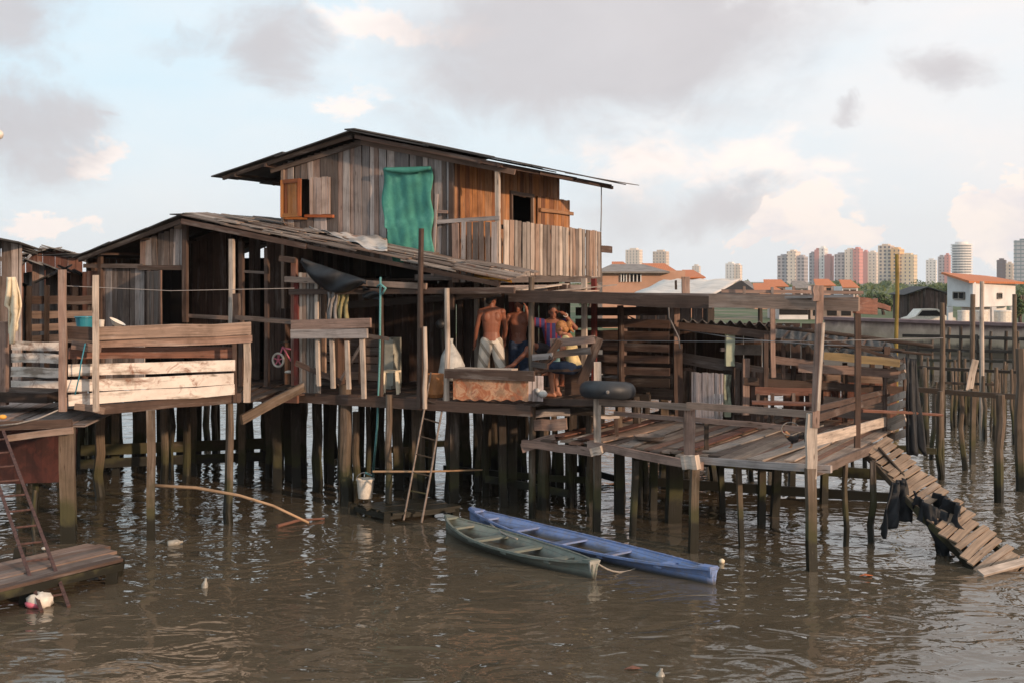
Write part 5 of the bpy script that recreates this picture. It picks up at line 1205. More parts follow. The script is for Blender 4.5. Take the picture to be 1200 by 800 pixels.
tag(MB().pole([pt(1010, 481, 18.9), pt(1060, 483, 19.4), pt(1104, 486, 20)], .03, .025, 6).build('reddish_pole', 'redbrown'), 'thin reddish pole sticking out past the deck corner', 'pole')

SF = thing('stake_fence', 'long low fence of rails on stakes in the shallow water before the sea wall', 'fence', (18, 44, 0))
for (y0, y1, h_) in ((393, 398, 4), (409, 413, 3.5), (421, 424, 3)):
    mb = MB(); bpx(mb, (1058, y0), 47, (1240, y1), 42, h_, .1); mb.build('rail', 'stiltdark', SF)
for px in (1062, 1076, 1091, 1112, 1127, 1146, 1160, 1178, 1194, 1215):
    mb = MB(); Y = 47-(px-1058)/182*5-.1; mb.pole(spole(pt(px, 445, Y)-up*.4, pt(px+R(-2, 2), R(382, 402), Y), 4, .03), 2.4/F*Y, 1.8/F*Y, 7); mb.build('post', 'stiltdark' if R(0, 1) < .6 else 'stilt', SF)
# ================================================================ canoes
def canoe(name, label, mat, p0, p1, W, H, bow_h, stern_w, thw, seedv):
    random.seed(seedv)
    p0 = V(p0); p1 = V(p1); ax = p1-p0; ax.z = 0; L = ax.length; ax.normalize(); sd_ = V((ax.y, -ax.x, 0))
    root = thing(name, label, 'canoe', ((p0.x+p1.x)/2, (p0.y+p1.y)/2, 0), 'canoes moored side by side')
    n = 28; prof = 9; outer = []; inner = []
    def hw(f): 
        a = 1-abs(2*f-1)**2.3
        if f > .5: return max(W*a, stern_w*min(1, (f-.5)*2))
        return W*a**.95+.012
    def gz(f): return H+(bow_h-H)*max(0, 1-f/.5)**2.2+(bow_h*.92-H)*max(0, (f-.5)/.5)**2.4
    for i in range(n+1):
        f = i/n; w_ = hw(f); zt = gz(f); zb = -.14+.10*abs(2*f-1)**5
        c = p0+ax*(L*f); ro = []; ri = []
        for k in range(prof):
            t = -1+2*k/(prof-1); s = math.copysign(min(1, abs(t)**.75), t)
            zz_ = zb+(zt-zb)*max(0, (abs(t)-.3)/.7)**1.15; ww = w_*(abs(s)*.62+.38*abs(t)**1.6*1.0)*math.copysign(1, t) if t else 0
            ro.append(V((c.x, c.y, 0))+sd_*ww+up*zz_)
            wi = ww*(1-min(.9, .028/max(w_, .03))); ri.append(V((c.x, c.y, 0))+sd_*wi+up*(max(zz_, zb)+.028 if abs(t) < .99 else zz_))
        outer.append(ro); inner.append(ri)
    vs = [v for r in outer for v in r]+[v for r in inner for v in r]; o = (n+1)*prof; fs = []
    for i in range(n):
        for k in range(prof-1):
            fs.append([i*prof+k, i*prof+k+1, (i+1)*prof+k+1, (i+1)*prof+k]); fs.append([o+i*prof+k, o+(i+1)*prof+k, o+(i+1)*prof+k+1, o+i*prof+k+1])
        for k in (0, prof-1): fs.append([i*prof+k, (i+1)*prof+k, o+(i+1)*prof+k, o+i*prof+k])
    for i in (0, n):
        for k in range(prof-1): fs.append([i*prof+k, i*prof+k+1, o+i*prof+k+1, o+i*prof+k])
    mb = MB().add(vs, fs); mb.build('hull', mat, root, smooth=True)
    mb = MB()
    for k in (0, prof-1):
        for i in range(n): 
            sg = -1 if k == 0 else 1
            mb.board(outer[i][k]+up*.006+sd_*sg*.008, outer[i+1][k]+up*.006+sd_*sg*.008, .035, .03, side=sd_, rough=.25, seg=1)
    mb.build('gunwale', mat, root)
    def endcap(f0, f1):
        a, b_ = p0+ax*(L*f0), p0+ax*(L*f1); m_ = MB(); z0, z1 = gz(f0)+.005, gz(f1)+.005; w0, w1 = hw(f0)+.012, hw(f1)+.012
        A_ = [V((a.x, a.y, z0))-sd_*w0, V((b_.x, b_.y, z1))-sd_*w1, V((b_.x, b_.y, z1))+sd_*w1, V((a.x, a.y, z0))+sd_*w0]
        m_.quadsheet(*A_, 2, 2, None, .03); return m_
    endcap(0, .05).build('deck_cap', mat, root); endcap(.955, 1).build('deck_cap', mat, root)
    bl = MB(); e = p0+ax*(L+.01); zt = gz(1)+.02; zb = .02; w1 = hw(1)
    bl.add([V((e.x, e.y, zt))-sd_*(w1+.03), V((e.x, e.y, zt))+sd_*(w1+.03), V((e.x, e.y, zb))+sd_*.02-ax*.05, V((e.x, e.y, zb))-sd_*.02-ax*.05]+[V((e.x, e.y, zt))-sd_*(w1+.03)-ax*.03, V((e.x, e.y, zt))+sd_*(w1+.03)-ax*.03, V((e.x, e.y, zb))+sd_*.02-ax*.08, V((e.x, e.y, zb))-sd_*.02-ax*.08], [[0, 1, 2, 3], [7, 6, 5, 4], [0, 4, 5, 1], [1, 5, 6, 2], [2, 6, 7, 3], [3, 7, 4, 0]])
    bl.build('transom', 'transomgrey' if mat == 'boatgreen' else mat, root)
    for f in thw:
        c = p0+ax*(L*f); z = gz(f)-.035; w_ = hw(f)*.97; m_ = MB(); m_.board(V((c.x, c.y, z))-sd_*w_, V((c.x, c.y, z))+sd_*w_, R(.10, .17), .028, side=ax, rough=.4); m_.build('thwart', mat, root)
    for f in [x/10 for x in range(1, 10)]:
        c = p0+ax*(L*f); m_ = MB(); w_ = hw(f)
    return root
M['glassy'] = flat('murky_bottle_plastic', (.30, .28, .24), .3, .3, 12, bumps=0)
M['transomgrey'] = flat('pale_grey_paint', (.36, .36, .33), .6, .2, 9)
canoe('canoe', 'worn grey green wooden canoe moored nearest the camera', 'boatgreen', pt(523, 602, 18.2), pt(697, 657, 15.3), .36, .125, .23, .06, (.13, .33, .56, .80), 5)
canoe('canoe', 'long blue wooden canoe moored against the far side of the green one', 'boatblue', pt(551, 591, 18.9), pt(837, 664, 15.0), .345, .115, .21, .06, (.10, .26, .46, .65, .84), 7)
def sag(a, b_, d, n=8): return [V(a).lerp(V(b_), i/n)-up*(d*4*(i/n)*(1-i/n)) for i in range(n+1)]
tag(MB().pole(sag(pt(575, 614, 17.9), pt(606, 631, 17.0), .03), .016, .016, 6).build('mooring_rope', 'ropegrey', smooth=True), 'short grey rope lashing the two canoes together', 'rope')
tag(MB().pole(sag(pt(697, 657, 15.35), pt(752, 661, 15.9), .12), .012, .012, 6).build('mooring_rope', 'ropegrey', smooth=True), 'loose rope drooping from the green canoe stern to the blue canoe', 'rope')
random.seed(21)
# ================================================================ hanging and standing things
hang('green_netting', 'torn green shade netting hung over the upper plank wall', onv(449, -.13, 199), onv(506, -.1, 196), 1.62, 26, 26, .018, 'net', (0, 0), .0, 'netting', .006, .05, 3) if False else None
def netf(s, t):
    pl = 449+ (0 if t < .62 else (t-.62)*16+4); pr = 506+1.5*t
    px = pl+(pr-pl)*s+1.6*math.sin(t*14)*(abs(s-.5)*2)**4; py = 198-1.5*s+t*(110-14*s+4*math.sin(s*9)+2.2*math.sin(s*27))
    p = onv(px, -.10-.014*math.sin(s*13+t*4)-.016*math.sin(s*5-t*9)-.008*math.sin(t*23+s*6)-.008*math.sin(s*31-t*5)-.02*(t>.5)*math.sin((t-.5)*6), py); return p
cloth('green_netting', 'net', netf, 30, 34, .008, None, 'torn green netting hung over the grey plank gable wall', 'netting')
cloth('green_netting_fold', 'net', lambda s, t: onv(450+55*s, -.16-.03*math.sin(t*3.1), 197-1.5*s+t*(3+4*math.sin(s*3.1))), 16, 5, .008, bpy.data.objects['green_netting'] if False else None, 'narrow folded top flap of the green netting', 'netting')
# white tarp on the roof slope in front of the upper wall
def wt(s, t):
    px = 362+92*s; p0_ = onv(px, -.06, 270+9*s); v1_ = -.08-.88*min(1, s*1.3); p1_ = onv(px, v1_, 300); p1_.z = zr1(uof(px, v1_))+.095+.15*(v1_+1.02)
    q_ = p0_.lerp(p1_, t); q_.z += .018*math.sin(s*17+t*4)+.012*math.sin(s*31-t*5); return q_
cloth('white_tarp', 'whitesheet', wt, 30, 10, .01, None, 'dirty white tarp stretched between the rough roof and the upper plank wall', 'tarp')
tag(MB().board(onv(336, -.14, 270), onv(452, -.14, 281), .05, .05).build('batten', 'grey'), 'long grey batten holding the top edge of the white tarp', 'batten')
def bt(s, t):
    px = 353+76*s; yt = 303+26*s; sag = 26*math.sin(math.pi*min(1, s*1.05))**.8*(1-.25*s)+4
    return onv(px, -1.15-.12*math.sin(t*3.1)-.05*math.sin(s*15+t*6), yt+sag*t)
cloth('black_tarp', 'blacksheet', bt, 28, 12, .012, None, 'black plastic tarp sagging under the edge of the rough roof', 'tarp')
cloth('black_tarp', 'blacksheet', lambda s, t: onv(425+22*s, -1.0-.05*math.sin(s*9+t*7), 335+10*s+t*(14-7*s)), 12, 8, .01, None, 'small scrap of black plastic beside the teal rope', 'tarp')
yb_ = MB().quadsheet(onv(556, -.62, 326), onv(600, -.62, 330), onv(592, -.25, 322), onv(556, -.25, 321), 8, 4, lambda x, y: up*.03*math.sin(x*3), .03)
tag(yb_.build('loose_sheet', 'yellowplastic'), 'bright yellow orange sheet lying on the rough roof below the balcony', 'panel')
# laundry
def garment(label, mat, px0, px1, y0, y1, Y=None, v=None, legs=False, cat='clothes', name='garment'):
    P_ = (lambda x, y, o: onv(x, v-o, y)) if v is not None else (lambda x, y, o: pt(x, y, Y-o))
    def f(s, t):
        x = px0+(px1-px0)*s
        y = y0+(y1-y0)*t
        if legs: y = y0+(y1-y0)*t*(1 if abs(s-.5) > .12 else .55)
        return P_(x+1.2*math.sin(t*6+s), y, .03*math.sin(s*14+t*3)+.02*math.sin(s*5))
    return cloth(name, mat, f, 16, 14, .015, None, label, cat)
garment('grey trousers drying on the line left of the olive ones', 'greycloth', 384, 395, 342, 375, v=-.95, legs=True)
garment('olive yellow trousers drying on the line beside the grey ones', 'olive', 395, 408, 341, 374, v=-.9, legs=True)
def towel(s, t):
    w_ = 9+12*min(1, t*1.8) if t < .55 else 16-6*(t-.55)/.45
    c = 14+2*math.sin(t*4); return pt(c+(s-.5)*w_+ (2 if t > .5 else 0), 325+ (63 if s > .6 else 78 if s > .25 else 66)*t, 18.8-.06*math.sin(s*12+t*3)-.05*math.sin(s*5))
cloth('towel', 'cream', towel, 20, 18, .02, None, 'cream towel hanging at the left edge over the white boards', 'towel')
# basin and bowl on the left rail
def lathe(prof, c, n=22):
    vs = []; m_ = len(prof)
    for (r_, z) in prof:
        for k in range(n): vs.append(V(c)+V((r_*math.cos(6.2832*k/n), r_*math.sin(6.2832*k/n), z)))
    fs = [[j*n+k, j*n+(k+1) % n, (j+1)*n+(k+1) % n, (j+1)*n+k] for j in range(m_-1) for k in range(n)]
    fs += [list(reversed(range(n))), [(m_-1)*n+k for k in range(n)]]
    return MB().add(vs, fs)
c = pt(99, 385, 18.0); lathe([(.11, 0), (.135, .17), (.15, .18), (.15, .165), (.125, .155), (.10, .02)], c).build('basin', 'teal', smooth=False)
tag(bpy.data.objects['basin'], 'teal plastic basin resting on the top rail of the left veranda', 'basin')
tag(MB().board(pt(85, 388, 18.05), pt(150, 389, 18.1), .3, .03, side=(0, 1, 0)).build('shelf', 'brown'), 'short plank shelf behind the veranda rail under the teal basin', 'shelf')
c = pt(135, 384, 18.1); rt = Matrix.Rotation(.5, 3, 'Y')
mbw = lathe([(.05, 0), (.12, .07), (.13, .075), (.115, .065), (.04, .012)], (0, 0, 0)); mbw.v = [rt @ p + c + up*.03 for p in mbw.v]
tag(mbw.build('bowl', 'whiteplastic'), 'white bowl tipped on its side right of the teal basin', 'bowl')
mbw = lathe([(.035, 0), (.045, .12), (.04, .12), (.03, .01)], pt(119, 384, 18.05), 12); tag(mbw.build('cup', 'whiteplastic'), 'small white cup between the teal basin and the white bowl', 'cup')
tag(MB().pole([pt(100, 402, 17.4), pt(95, 425, 17.35), pt(93, 440, 17.4), pt(88, 462, 17.3)], .01, .01, 6).build('cord', 'teal', smooth=True), 'blue cord hanging from the left veranda post', 'cord')
tag(MB().ell(pt(3, 488, 17.2), (.06, .05, .035)).build('yellow_flower', 'yellowplastic', smooth=True), 'yellow ball lying on the left landing edge', 'ball')
tag(MB().pole([pt(0, 498, 17.2), pt(20, 496, 17.2), pt(45, 490, 17.2), pt(68, 480, 17.3)], .012, .012, 6).build('hose', 'ropegrey', smooth=True), 'thin grey hose trailing along the left landing', 'hose')
# lamp at the left edge
lp = thing('street_lamp', 'white globe lamp just entering the frame at the upper left edge', 'lamp', pt(-14, 480, 21))
mb = MB(); mb.pole([pt(-14, 480, 21), pt(-14, 170, 21), pt(-6, 163, 21)], .05, .035, 8, 0); mb.build('pole', 'concrete', lp)
MB().ell(pt(-1, 158, 21), (.075, .075, .085)).build('globe', 'whiteplastic', lp, smooth=True)
# clothes line wires
def wire(label, pts_, r_=.008, mat='wire', name='wire'): tag(MB().pole(pts_, r_, r_, 5, 0).build(name, mat, smooth=True), label, 'wire')
wire('grey wire strung across the front of the gabled house', [pt(70, 335, 17.6), pt(200, 341, 19.5), pt(345, 338, 19.6)], .006)
wire('long grey wire strung across the open deck at shoulder height', [pt(690, 399, 19.5), pt(850, 400, 17.5), pt(960, 399.5, 15.7), pt(1105, 396, 19)], .006)
wire('second thin wire dipping behind the tall corner post', [pt(795, 386, 21), pt(860, 396, 20), pt(960, 404, 19), pt(1005, 405, 18)], .008)
wire('cord hanging from the balcony roof tip to the picket corner', [g(.05, 4.45, 5.75), g(.06, 4.42, 5.2), g(.05, 4.42, 4.8)], .012)
wire('thin rope hanging from the long pergola beam', [pt(783, 350, 17.9), pt(784, 372, 18.0), pt(795, 395, 19), pt(797, 408, 19)], .012)
# bicycle
def ring(c, r_, t, ax1, ax2, n=28, m_=8):
    c = V(c); vs = []; nz = V(ax1).cross(V(ax2)).normalized()
    for i in range(n):
        a = 2*math.pi*i/n; d_ = V(ax1)*math.cos(a)+V(ax2)*math.sin(a)
        for k in range(m_):
            b2 = 2*math.pi*k/m_; vs.append(c+d_*(r_+t*math.cos(b2))+nz*t*math.sin(b2))
    return MB().add(vs, [[i*m_+k, ((i+1) % n)*m_+k, ((i+1) % n)*m_+(k+1) % m_, i*m_+(k+1) % m_] for i in range(n) for k in range(m_)])
BY = thing('bicycle', 'small pink child bicycle with white wheels at the veranda edge', 'bicycle', onv(330, -.55, 445))
wx = UX; wc = onv(326, -.55, 421.5); wc2 = wc+UX*.52+V((0, 0, -.01))
for c_ in (wc, wc2):
    w_ = ring(c_, .118, .02, wx, up).build('wheel', 'whiteplastic', BY, smooth=True)
    mb = MB()
    for k in range(5): a = k*math.pi/5*2+.3; mb.board(c_, c_+(wx*math.cos(a)+up*math.sin(a))*.11, .022, .012, side=wx*math.sin(a)-up*math.cos(a), rough=0)
    mb.ell(c_, (.03, .03, .03), None, 8, 5); mb.build('spokes', 'pink', w_)
mb = MB(); hp = wc+wx*.10+up*.24; st_ = wc+wx*.40+up*.22; bb = wc+wx*.27-up*.0
for a, b_ in ((wc, hp), (hp, bb), (hp-up*.02, st_-up*.04), (bb, st_+up*.06), (bb, wc2), (st_-up*.04, wc2)): mb.pole([a, b_], .014, .014, 8, 0)
mb.build('frame', 'pink', BY, smooth=True)
mb = MB(); mb.ell(st_+up*.08, (.08, .05, .025)); mb.build('saddle', 'whiteplastic', BY, smooth=True)
mb = MB(); mb.pole([hp+up*.02, hp+up*.08], .012, .012, 6, 0); mb.pole([hp+up*.08-VX*.14-wx*-.04, hp+up*.08, hp+up*.08+VX*.14+wx*.04], .012, .012, 6, 0); mb.build('handlebar', 'black', BY)
mb = MB(); mb.ell(onv(338, -.62, 435.5), (.07, .03, .03)); mb.build('pedal', 'whiteplastic', BY, smooth=True)
# fridge, stool, barrel, sack
FRG = thing('fridge', 'old pale enamel fridge standing behind the teal rope', 'fridge', onv(458, .2, 437)); a = onv(457.5, .2, z=0)
z0 = 1.9; z1 = onv(457, .2, 396).z; wd = .19
MB().box((a.x, a.y+.2, (z0+z1)/2), (wd, .36, z1-z0), -.45).build('cabinet', 'fridge', FRG)
MB().box((a.x-.02, a.y-.002, (z0+z1)/2+.02), (wd*.92, .03, (z1-z0)*.9), -.45).build('door', 'fridge', FRG); MB().box((a.x+.06, a.y-.03, (z0+z1)/2+.12), (.015, .02, .14), -.45).build('handle', 'alu', FRG)
CH = thing('plastic_stool', 'cream plastic stool with tapered legs in front of the fridge', 'stool', onv(458, -.5, 452)); c = onv(458, -.5, 452); c.z = 1.9
MB().box(c+up*.38, (.26, .26, .035), -.4).build('seat', 'cream', CH)
for dx_, dy_ in ((-.1, -.1), (.1, -.1), (-.1, .1), (.1, .1)): mb = MB(); mb.board(c+V((dx_*1.3, dy_*1.3, .0)), c+V((dx_, dy_, .37)), .05, .02, side=(1, .4, 0), rough=.1); mb.build('leg', 'cream', CH)
c = onv(510, -.75, 456); c.z = 1.9; lathe([(.12, 0), (.155, .06), (.155, .34), (.145, .39), (.13, .39), (.12, .36)], c).build('tub', 'orangeplastic')
tag(bpy.data.objects['tub'], 'brownish orange plastic tub standing behind the top of the light ladder', 'tub')
c = onv(529, -.2, 430); c.z = 1.92
mb = MB(); rows_ = []
prof_ = [(0, .0), (.14, .0), (.2, .1), (.205, .25), (.17, .42), (.10, .55), (.045, .63), (.06, .70)]
mb = lathe([(max(.01, r_), z) for r_, z in prof_], c+up*.22, 18); mb.v = [p+V((.03*math.sin(p.z*13+p.x*20), 0, .0)) for p in mb.v]; tag(mb.build('sack', 'bagplastic', smooth=True), 'bulging pale plastic sack hanging on the dark wall left of the men', 'sack')
tag(MB().ell(onv(517, -.15, 380), (.095, .09, .09), None, 14, 9, .05).build('ball', 'black', smooth=True), 'dark round ball hanging at the neck of the pale sack', 'ball')
# bucket on the teal rope
bx_ = thing('bucket', 'white bucket hanging from a long teal rope above the water', 'bucket', pt(428, 585, 20.0)); c = pt(428, 583, 20.0)
lathe([(.115, 0), (.145, .30), (.155, .30), (.155, .325), (.14, .325), (.105, .02)], c).build('body', 'whiteplastic', bx_)
mb = MB(); hpts = [c+V((.148*math.cos(a), 0, .30+.13*math.sin(a))) for a in [math.pi*i/8 for i in range(9)]]; mb.pole(hpts, .008, .008, 6, 0); mb.build('handle', 'wire', bx_, smooth=True)
tag(MB().pole([onv(446, -1.1, 325), pt(445, 420, 19.9), pt(442, 500, 20.0), pt(437, 558, 20.0), c+up*.43], .018, .018, 6).build('rope', 'rope', smooth=True), 'long teal rope dropping from the eave beam to the white bucket', 'rope')
tag(MB().pole([onv(442, -1.12, 336), onv(446, -1.14, 333), onv(452, -1.12, 338), onv(448, -1.1, 345)], .02, .02, 6).build('knot', 'rope', smooth=True), 'teal rope knot tied round the eave beam', 'knot')
LJ = thing('landing_stage', 'low dark plank stage just above the water at the foot of the light ladder', 'jetty', pt(450, 600, 20))
q = [pz(415, 592, .14), pz(455, 602, .14), pz(535, 593, .14), pz(500, 584, .14)]
mb = MB(); floorb(mb, q[0], q[1], q[2], q[3], .16, .04); mb.build('planks', 'stiltdark', LJ); mb = MB(); mb.board(q[0]-up*.05, q[1]-up*.05, .08, .05); mb.board(q[1]-up*.04, q[2]-up*.04, .08, .05); mb.build('edge_beam', 'stilt', LJ)
for k in (0, 1, 2): stilt(LJ, q[k].x, q[k].y, .16, .1, square=True, zbot=-.4, name='leg')
# light ladder
LL = thing('ladder', 'light wooden ladder with thin rungs leaning under the orange tub', 'ladder', pt(490, 612, 19))
a0, a1 = pt(473, 609, 18.9), pt(505, 436, 19.45); b0, b1 = pt(494, 612, 18.8), pt(522, 455, 19.4)
for a, b_ in ((a0, a1), (b0, b1)): mb = MB(); mb.pole(spole(a, b_, 5, .006), .018, .016, 7); mb.build('side_rail', 'alu', LL)
for i in range(7): f = (i+.6)/7.6; mb = MB(); mb.pole([a0.lerp(a1, f*.93), b0.lerp(b1, f)], .013, .013, 6, 0); mb.build('rung', 'stiltdark', LL)
# bamboo and sticks
tag(MB().pole([pt(173, 568, 17.75), pt(230, 571, 17.75), pt(280, 580, 17.6), pt(320, 592, 17.5), pt(362, 612, 17.5)], .028, .018, 7, .05).build('bamboo_pole', 'bamboo', smooth=True), 'long bent pale bamboo pole reaching from the left stilt into the water', 'pole')
tag(MB().pole([pt(437, 552, 19.6), pt(500, 552, 19.4), pt(565, 550, 20.4)], .02, .014, 6).build('stick', 'bamboo'), 'thin straight stick lashed level behind the light ladder', 'stick')
tag(MB().pole([pz(325, 616, .03), pz(350, 609, .05), pz(380, 607, .02)], .03, .015, 6).build('driftwood', 'redbrown'), 'reddish driftwood stick floating right of the bamboo tip', 'driftwood')
# painted panel, rail and table at the men
PR = thing('deck_railing', 'low railing with a flaking orange painted panel in front of the standing men', 'railing', onv(575, -1.05, 468))
mb = MB(); mb.quadsheet(onv(531, -1.1, 468), onv(619, -1.1, 469), onv(619, -1.1, 443), onv(531, -1.1, 442), 44, 6, lambda x, y: VX*(.006*math.sin(x*11))+up*(.015*math.sin(x*37)*(1-y)), .012); mb.build('painted_panel', 'patch', PR)
mb = MB(); mb.board(onv(522, -1.14, 437), onv(626, -1.14, 440), .155, .045); mb.build('rail', 'brown', PR)
mb = MB(); mb.board(onv(536, -.95, 430.5), onv(602, -.95, 433), .22, .03, side=VX); mb.build('top_board', 'pale', PR)
mb = MB(); mb.board(onv(560, -1.05, 466), onv(560, -1.05, 432), .06, .05, side=UX); mb.board(onv(598, -1.05, 466), onv(598, -1.05, 434), .06, .05, side=UX); mb.build('post', 'brown', PR)
mb = MB(); vwall(mb, onv(612, -.9, z=0), onv(637, -.8, z=0), 1.93, 2.32, .1); mb.build('panel', 'pinkp', PR)
# slanted bench back
SB = thing('wooden_bench', 'rough bench with a slanted plank back in front of the seated woman', 'bench', onv(665, -1.0, 470))
mb = MB()
for (x0, y0, x1, y1, h_) in [(646, 402, 697, 398, 9), (624, 418, 647, 417, 7), (643, 416, 692, 410, 8), (624, 426, 640, 429, 6)]:
    mb.board(pt(x0, y0, 19.15), pt(x1, y1, 18.9), h_/F*19, .04)
mb.build('backrest', 'grey', SB)
for (x0, y0, x1, y1, h_) in [(632, 432, 656, 399, 8), (680, 450, 702, 396, 11), (650, 400, 645, 420, 5)]:
    mb = MB(); mb.board(pt(x0, y0, 19.1), pt(x1, y1, 18.9), h_/F*19, .045, side=(1, 0, 0)); mb.build('slanted_post', 'brown', SB)
mb = MB(); mb.board(pt(628, 433, 19.7), pt(692, 432, 19.6), .34, .04, side=(0, 1, 0)); mb.build('seat', 'brown', SB)
for px in (632, 688): mb = MB(); mb.board(pt(px, 466, 19.6), pt(px, 434, 19.6), .06, .05, side=(1, 0, 0)); mb.build('leg', 'brown', SB)
mb = MB(); mb.board(pt(662, 447, 19.9), pt(682, 447, 19.9), .42, .03); mb.build('side_panel', 'brown', SB)
mb = MB(); floorb(mb, V((.35, 19.0, 1.84)), V((1.75, 18.9, 1.84)), V((2.2, 22.5, 1.84)), V((.6, 22.5, 1.84)), .18); mb.build('platform', 'dark', SB)
# inner tube
c = pt(712, 457, 17.95); rt = Matrix.Rotation(-.10, 3, 'X') @ Matrix.Rotation(.04, 3, 'Y'); mbt = ring((0, 0, 0), .29, .135, V((1, 0, 0)), V((0, 1, 0)), 40, 16); mbt.v = [c+rt @ p for p in mbt.v]
TB = thing('inner_tube', 'fat black rubber inner tube lying on the rail beside the bench', 'inner tube', c-up*.13); mbt.build('tube', 'rubber', TB, smooth=True)
mb = MB(); vv = pt(712, 459, 17.53); mb.pole([vv, vv+V((0, -.03, 0))], .028, .024, 10, 0); mb.build('valve_base', 'fibre', TB); mb = MB(); mb.pole([vv+V((0, -.03, 0)), vv+V((0, -.06, -.005))], .01, .008, 8, 0); mb.build('valve', 'alu', TB)
# bag on the corner
mb = MB(); mb.ell(pt(636, 461, 18.75), (.075, .06, .06), None, 12, 8, .08); mb.ell(pt(630, 458, 18.75), (.04, .04, .05), None, 10, 6, .1); tag(mb.build('plastic_bag', 'bagplastic', smooth=True), 'small knotted white plastic bag hanging at the corner post by the bench', 'bag')
mb = MB(); mb.ell(pt(629, 463, 18.9), (.09, .07, .05), None, 12, 8, .08); tag(mb.build('cloth_bundle', 'darkcloth', smooth=True), 'dark bundle behind the small white plastic bag', 'bundle')
# floating litter
bt_ = thing('plastic_bag', 'crumpled white and red plastic bag floating under the low jetty', 'bag', pz(47, 712, 0)); c = pz(47, 710, 0)
MB().ell(c+up*.07, (.15, .12, .10), None, 14, 8, .18).build('bag', 'whiteplastic', bt_, smooth=True); MB().ell(c+V((-.05, -.05, .04)), (.11, .09, .05), None, 12, 6, .15).build('print', 'pink', bt_, smooth=True)
def bottle(label, p, mat, ln=.22, r_=.04, yaw=.4, upright=False):
    prof_ = [(.02, 0), (r_, .01), (r_, ln*.65), (r_*.5, ln*.82), (r_*.35, ln*.85), (r_*.35, ln)]
    m_ = lathe(prof_, (0, 0, 0), 14); rot = Matrix.Rotation(yaw, 3, 'Z') @ (Matrix.Rotation(.15 if upright else 1.5, 3, 'Y')); m_.v = [rot @ q_+V(p) for q_ in m_.v]
    tag(m_.build('bottle', mat, smooth=True), label, 'bottle')
bottle('clear plastic bottle floating on its side left of the square stilt', pz(196, 637, .02), 'glassy', .22, .05)
bottle('cloudy bottle floating upright in the open water at the left', pz(238, 699, -.12), 'glassy', .24, .04, 0, True)
bottle('pale bottle neck floating at the bottom edge of the photo', pz(772, 803, -.1), 'glassy', .17, .045, 0, True)
tag(MB().ell(pz(846, 657, .02), (.04, .04, .035), None, 12, 8, .03).build('float', 'pink' if False else 'cream', smooth=True), 'small pale float bobbing off the blue canoe stern', 'float')
for (px, py, lb) in [(742, 783, 'reddish leaf floating near the bottom edge of the photo'), (1015, 674, 'orange leaf floating in front of the ramp')]:
    p = pz(px, py, .012); mb = MB(); mb.add([p+V((-.09, 0, 0)), p+V((-.02, -.045, .02)), p+V((.09, .01, .004)), p+V((.0, .045, .018)), p+V((-.09, 0, -.006)), p+V((-.02, -.045, .012)), p+V((.09, .01, -.004)), p+V((.0, .045, .01))], [[0, 1, 2, 3], [7, 6, 5, 4], [0, 4, 5, 1], [1, 5, 6, 2], [2, 6, 7, 3], [3, 7, 4, 0]]); tag(mb.build('leaf', 'redbrown' if px < 800 else 'orange'), lb, 'leaf')
tag(MB().ell(pz(53, 642, .3), (.05, .035, .02), None, 10, 6, .1).build('paper_scrap', 'whiteplastic', smooth=True), 'small white scrap lying on the low jetty', 'scrap')

# ================================================================ rooster
c = pz(927, 524, 1.385); RO = thing('rooster', 'black rooster with a red comb standing on the open deck by the corner post', 'rooster', c)
def remesh(o, vox, sm=2):
    m_ = o.modifiers.new('remesh', 'REMESH'); m_.mode = 'VOXEL'; m_.voxel_size = vox; m_.use_smooth_shade = True
    if sm: s2_ = o.modifiers.new('smooth', 'SMOOTH'); s2_.factor = .5; s2_.iterations = sm
    return o
def caps(mb, a, b_, r0, r1, n=10):
    a, b_ = V(a), V(b_); mb.pole([a, b_], r0, r1, n, 0); mb.ell(a, (r0,)*3, None, n, 6); mb.ell(b_, (r1,)*3, None, n, 6); return mb
mb = MB(); rt = Matrix.Rotation(.35, 3, 'Y')
mb.ell(c+V((.04, 0, .22)), (.15, .085, .10), rt); caps(mb, c+V((-.06, 0, .26)), c+V((-.14, 0, .38)), .065, .035); mb.ell(c+V((-.15, 0, .405)), (.042, .03, .035)); caps(mb, c+V((-.18, 0, .40)), c+V((-.215, 0, .392)), .016, .004)
for k in range(5): caps(mb, c+V((.15, 0, .25)), c+V((.25+.02*k, .015*(k-2), .43-.055*k)), .04, .015); caps(mb, c+V((.25+.02*k, .015*(k-2), .43-.055*k)), c+V((.33, .015*(k-2), .36-.06*k)), .017, .008)
for s in (-1, 1): mb.ell(c+V((.05, s*.075, .23)), (.11, .03, .07), rt); caps(mb, c+V((.03, s*.045, .16)), c+V((.02, s*.05, .10)), .035, .015)
remesh(mb.build('body', 'feather', RO), .008)
mb = MB()
for s in (-1, 1):
    caps(mb, c+V((.02, s*.05, .10)), c+V((.0, s*.05, .01)), .010, .009)
    for k in (-1, 0, 1): caps(mb, c+V((.0, s*.05, .01)), c+V((-.05, s*.05+k*.03, .005)), .007, .004)
mb.build('legs', 'orangeplastic', RO)
mb = MB()
for k in range(4): mb.ell(c+V((-.175+.02*k, 0, .445-.003*k*k)), (.014, .008, .022), None, 8, 5)
for s in (-1, 1): mb.ell(c+V((-.175, s*.014, .365)), (.012, .007, .024), None, 8, 5)
mb.build('comb', 'red', RO, smooth=True); mb = MB(); caps(mb, c+V((-.075, 0, .28)), c+V((-.13, 0, .365)), .069, .043); remesh(mb.build('neck_hackle', 'feather2', RO), .008); RO.scale = (.62, .62, .62)
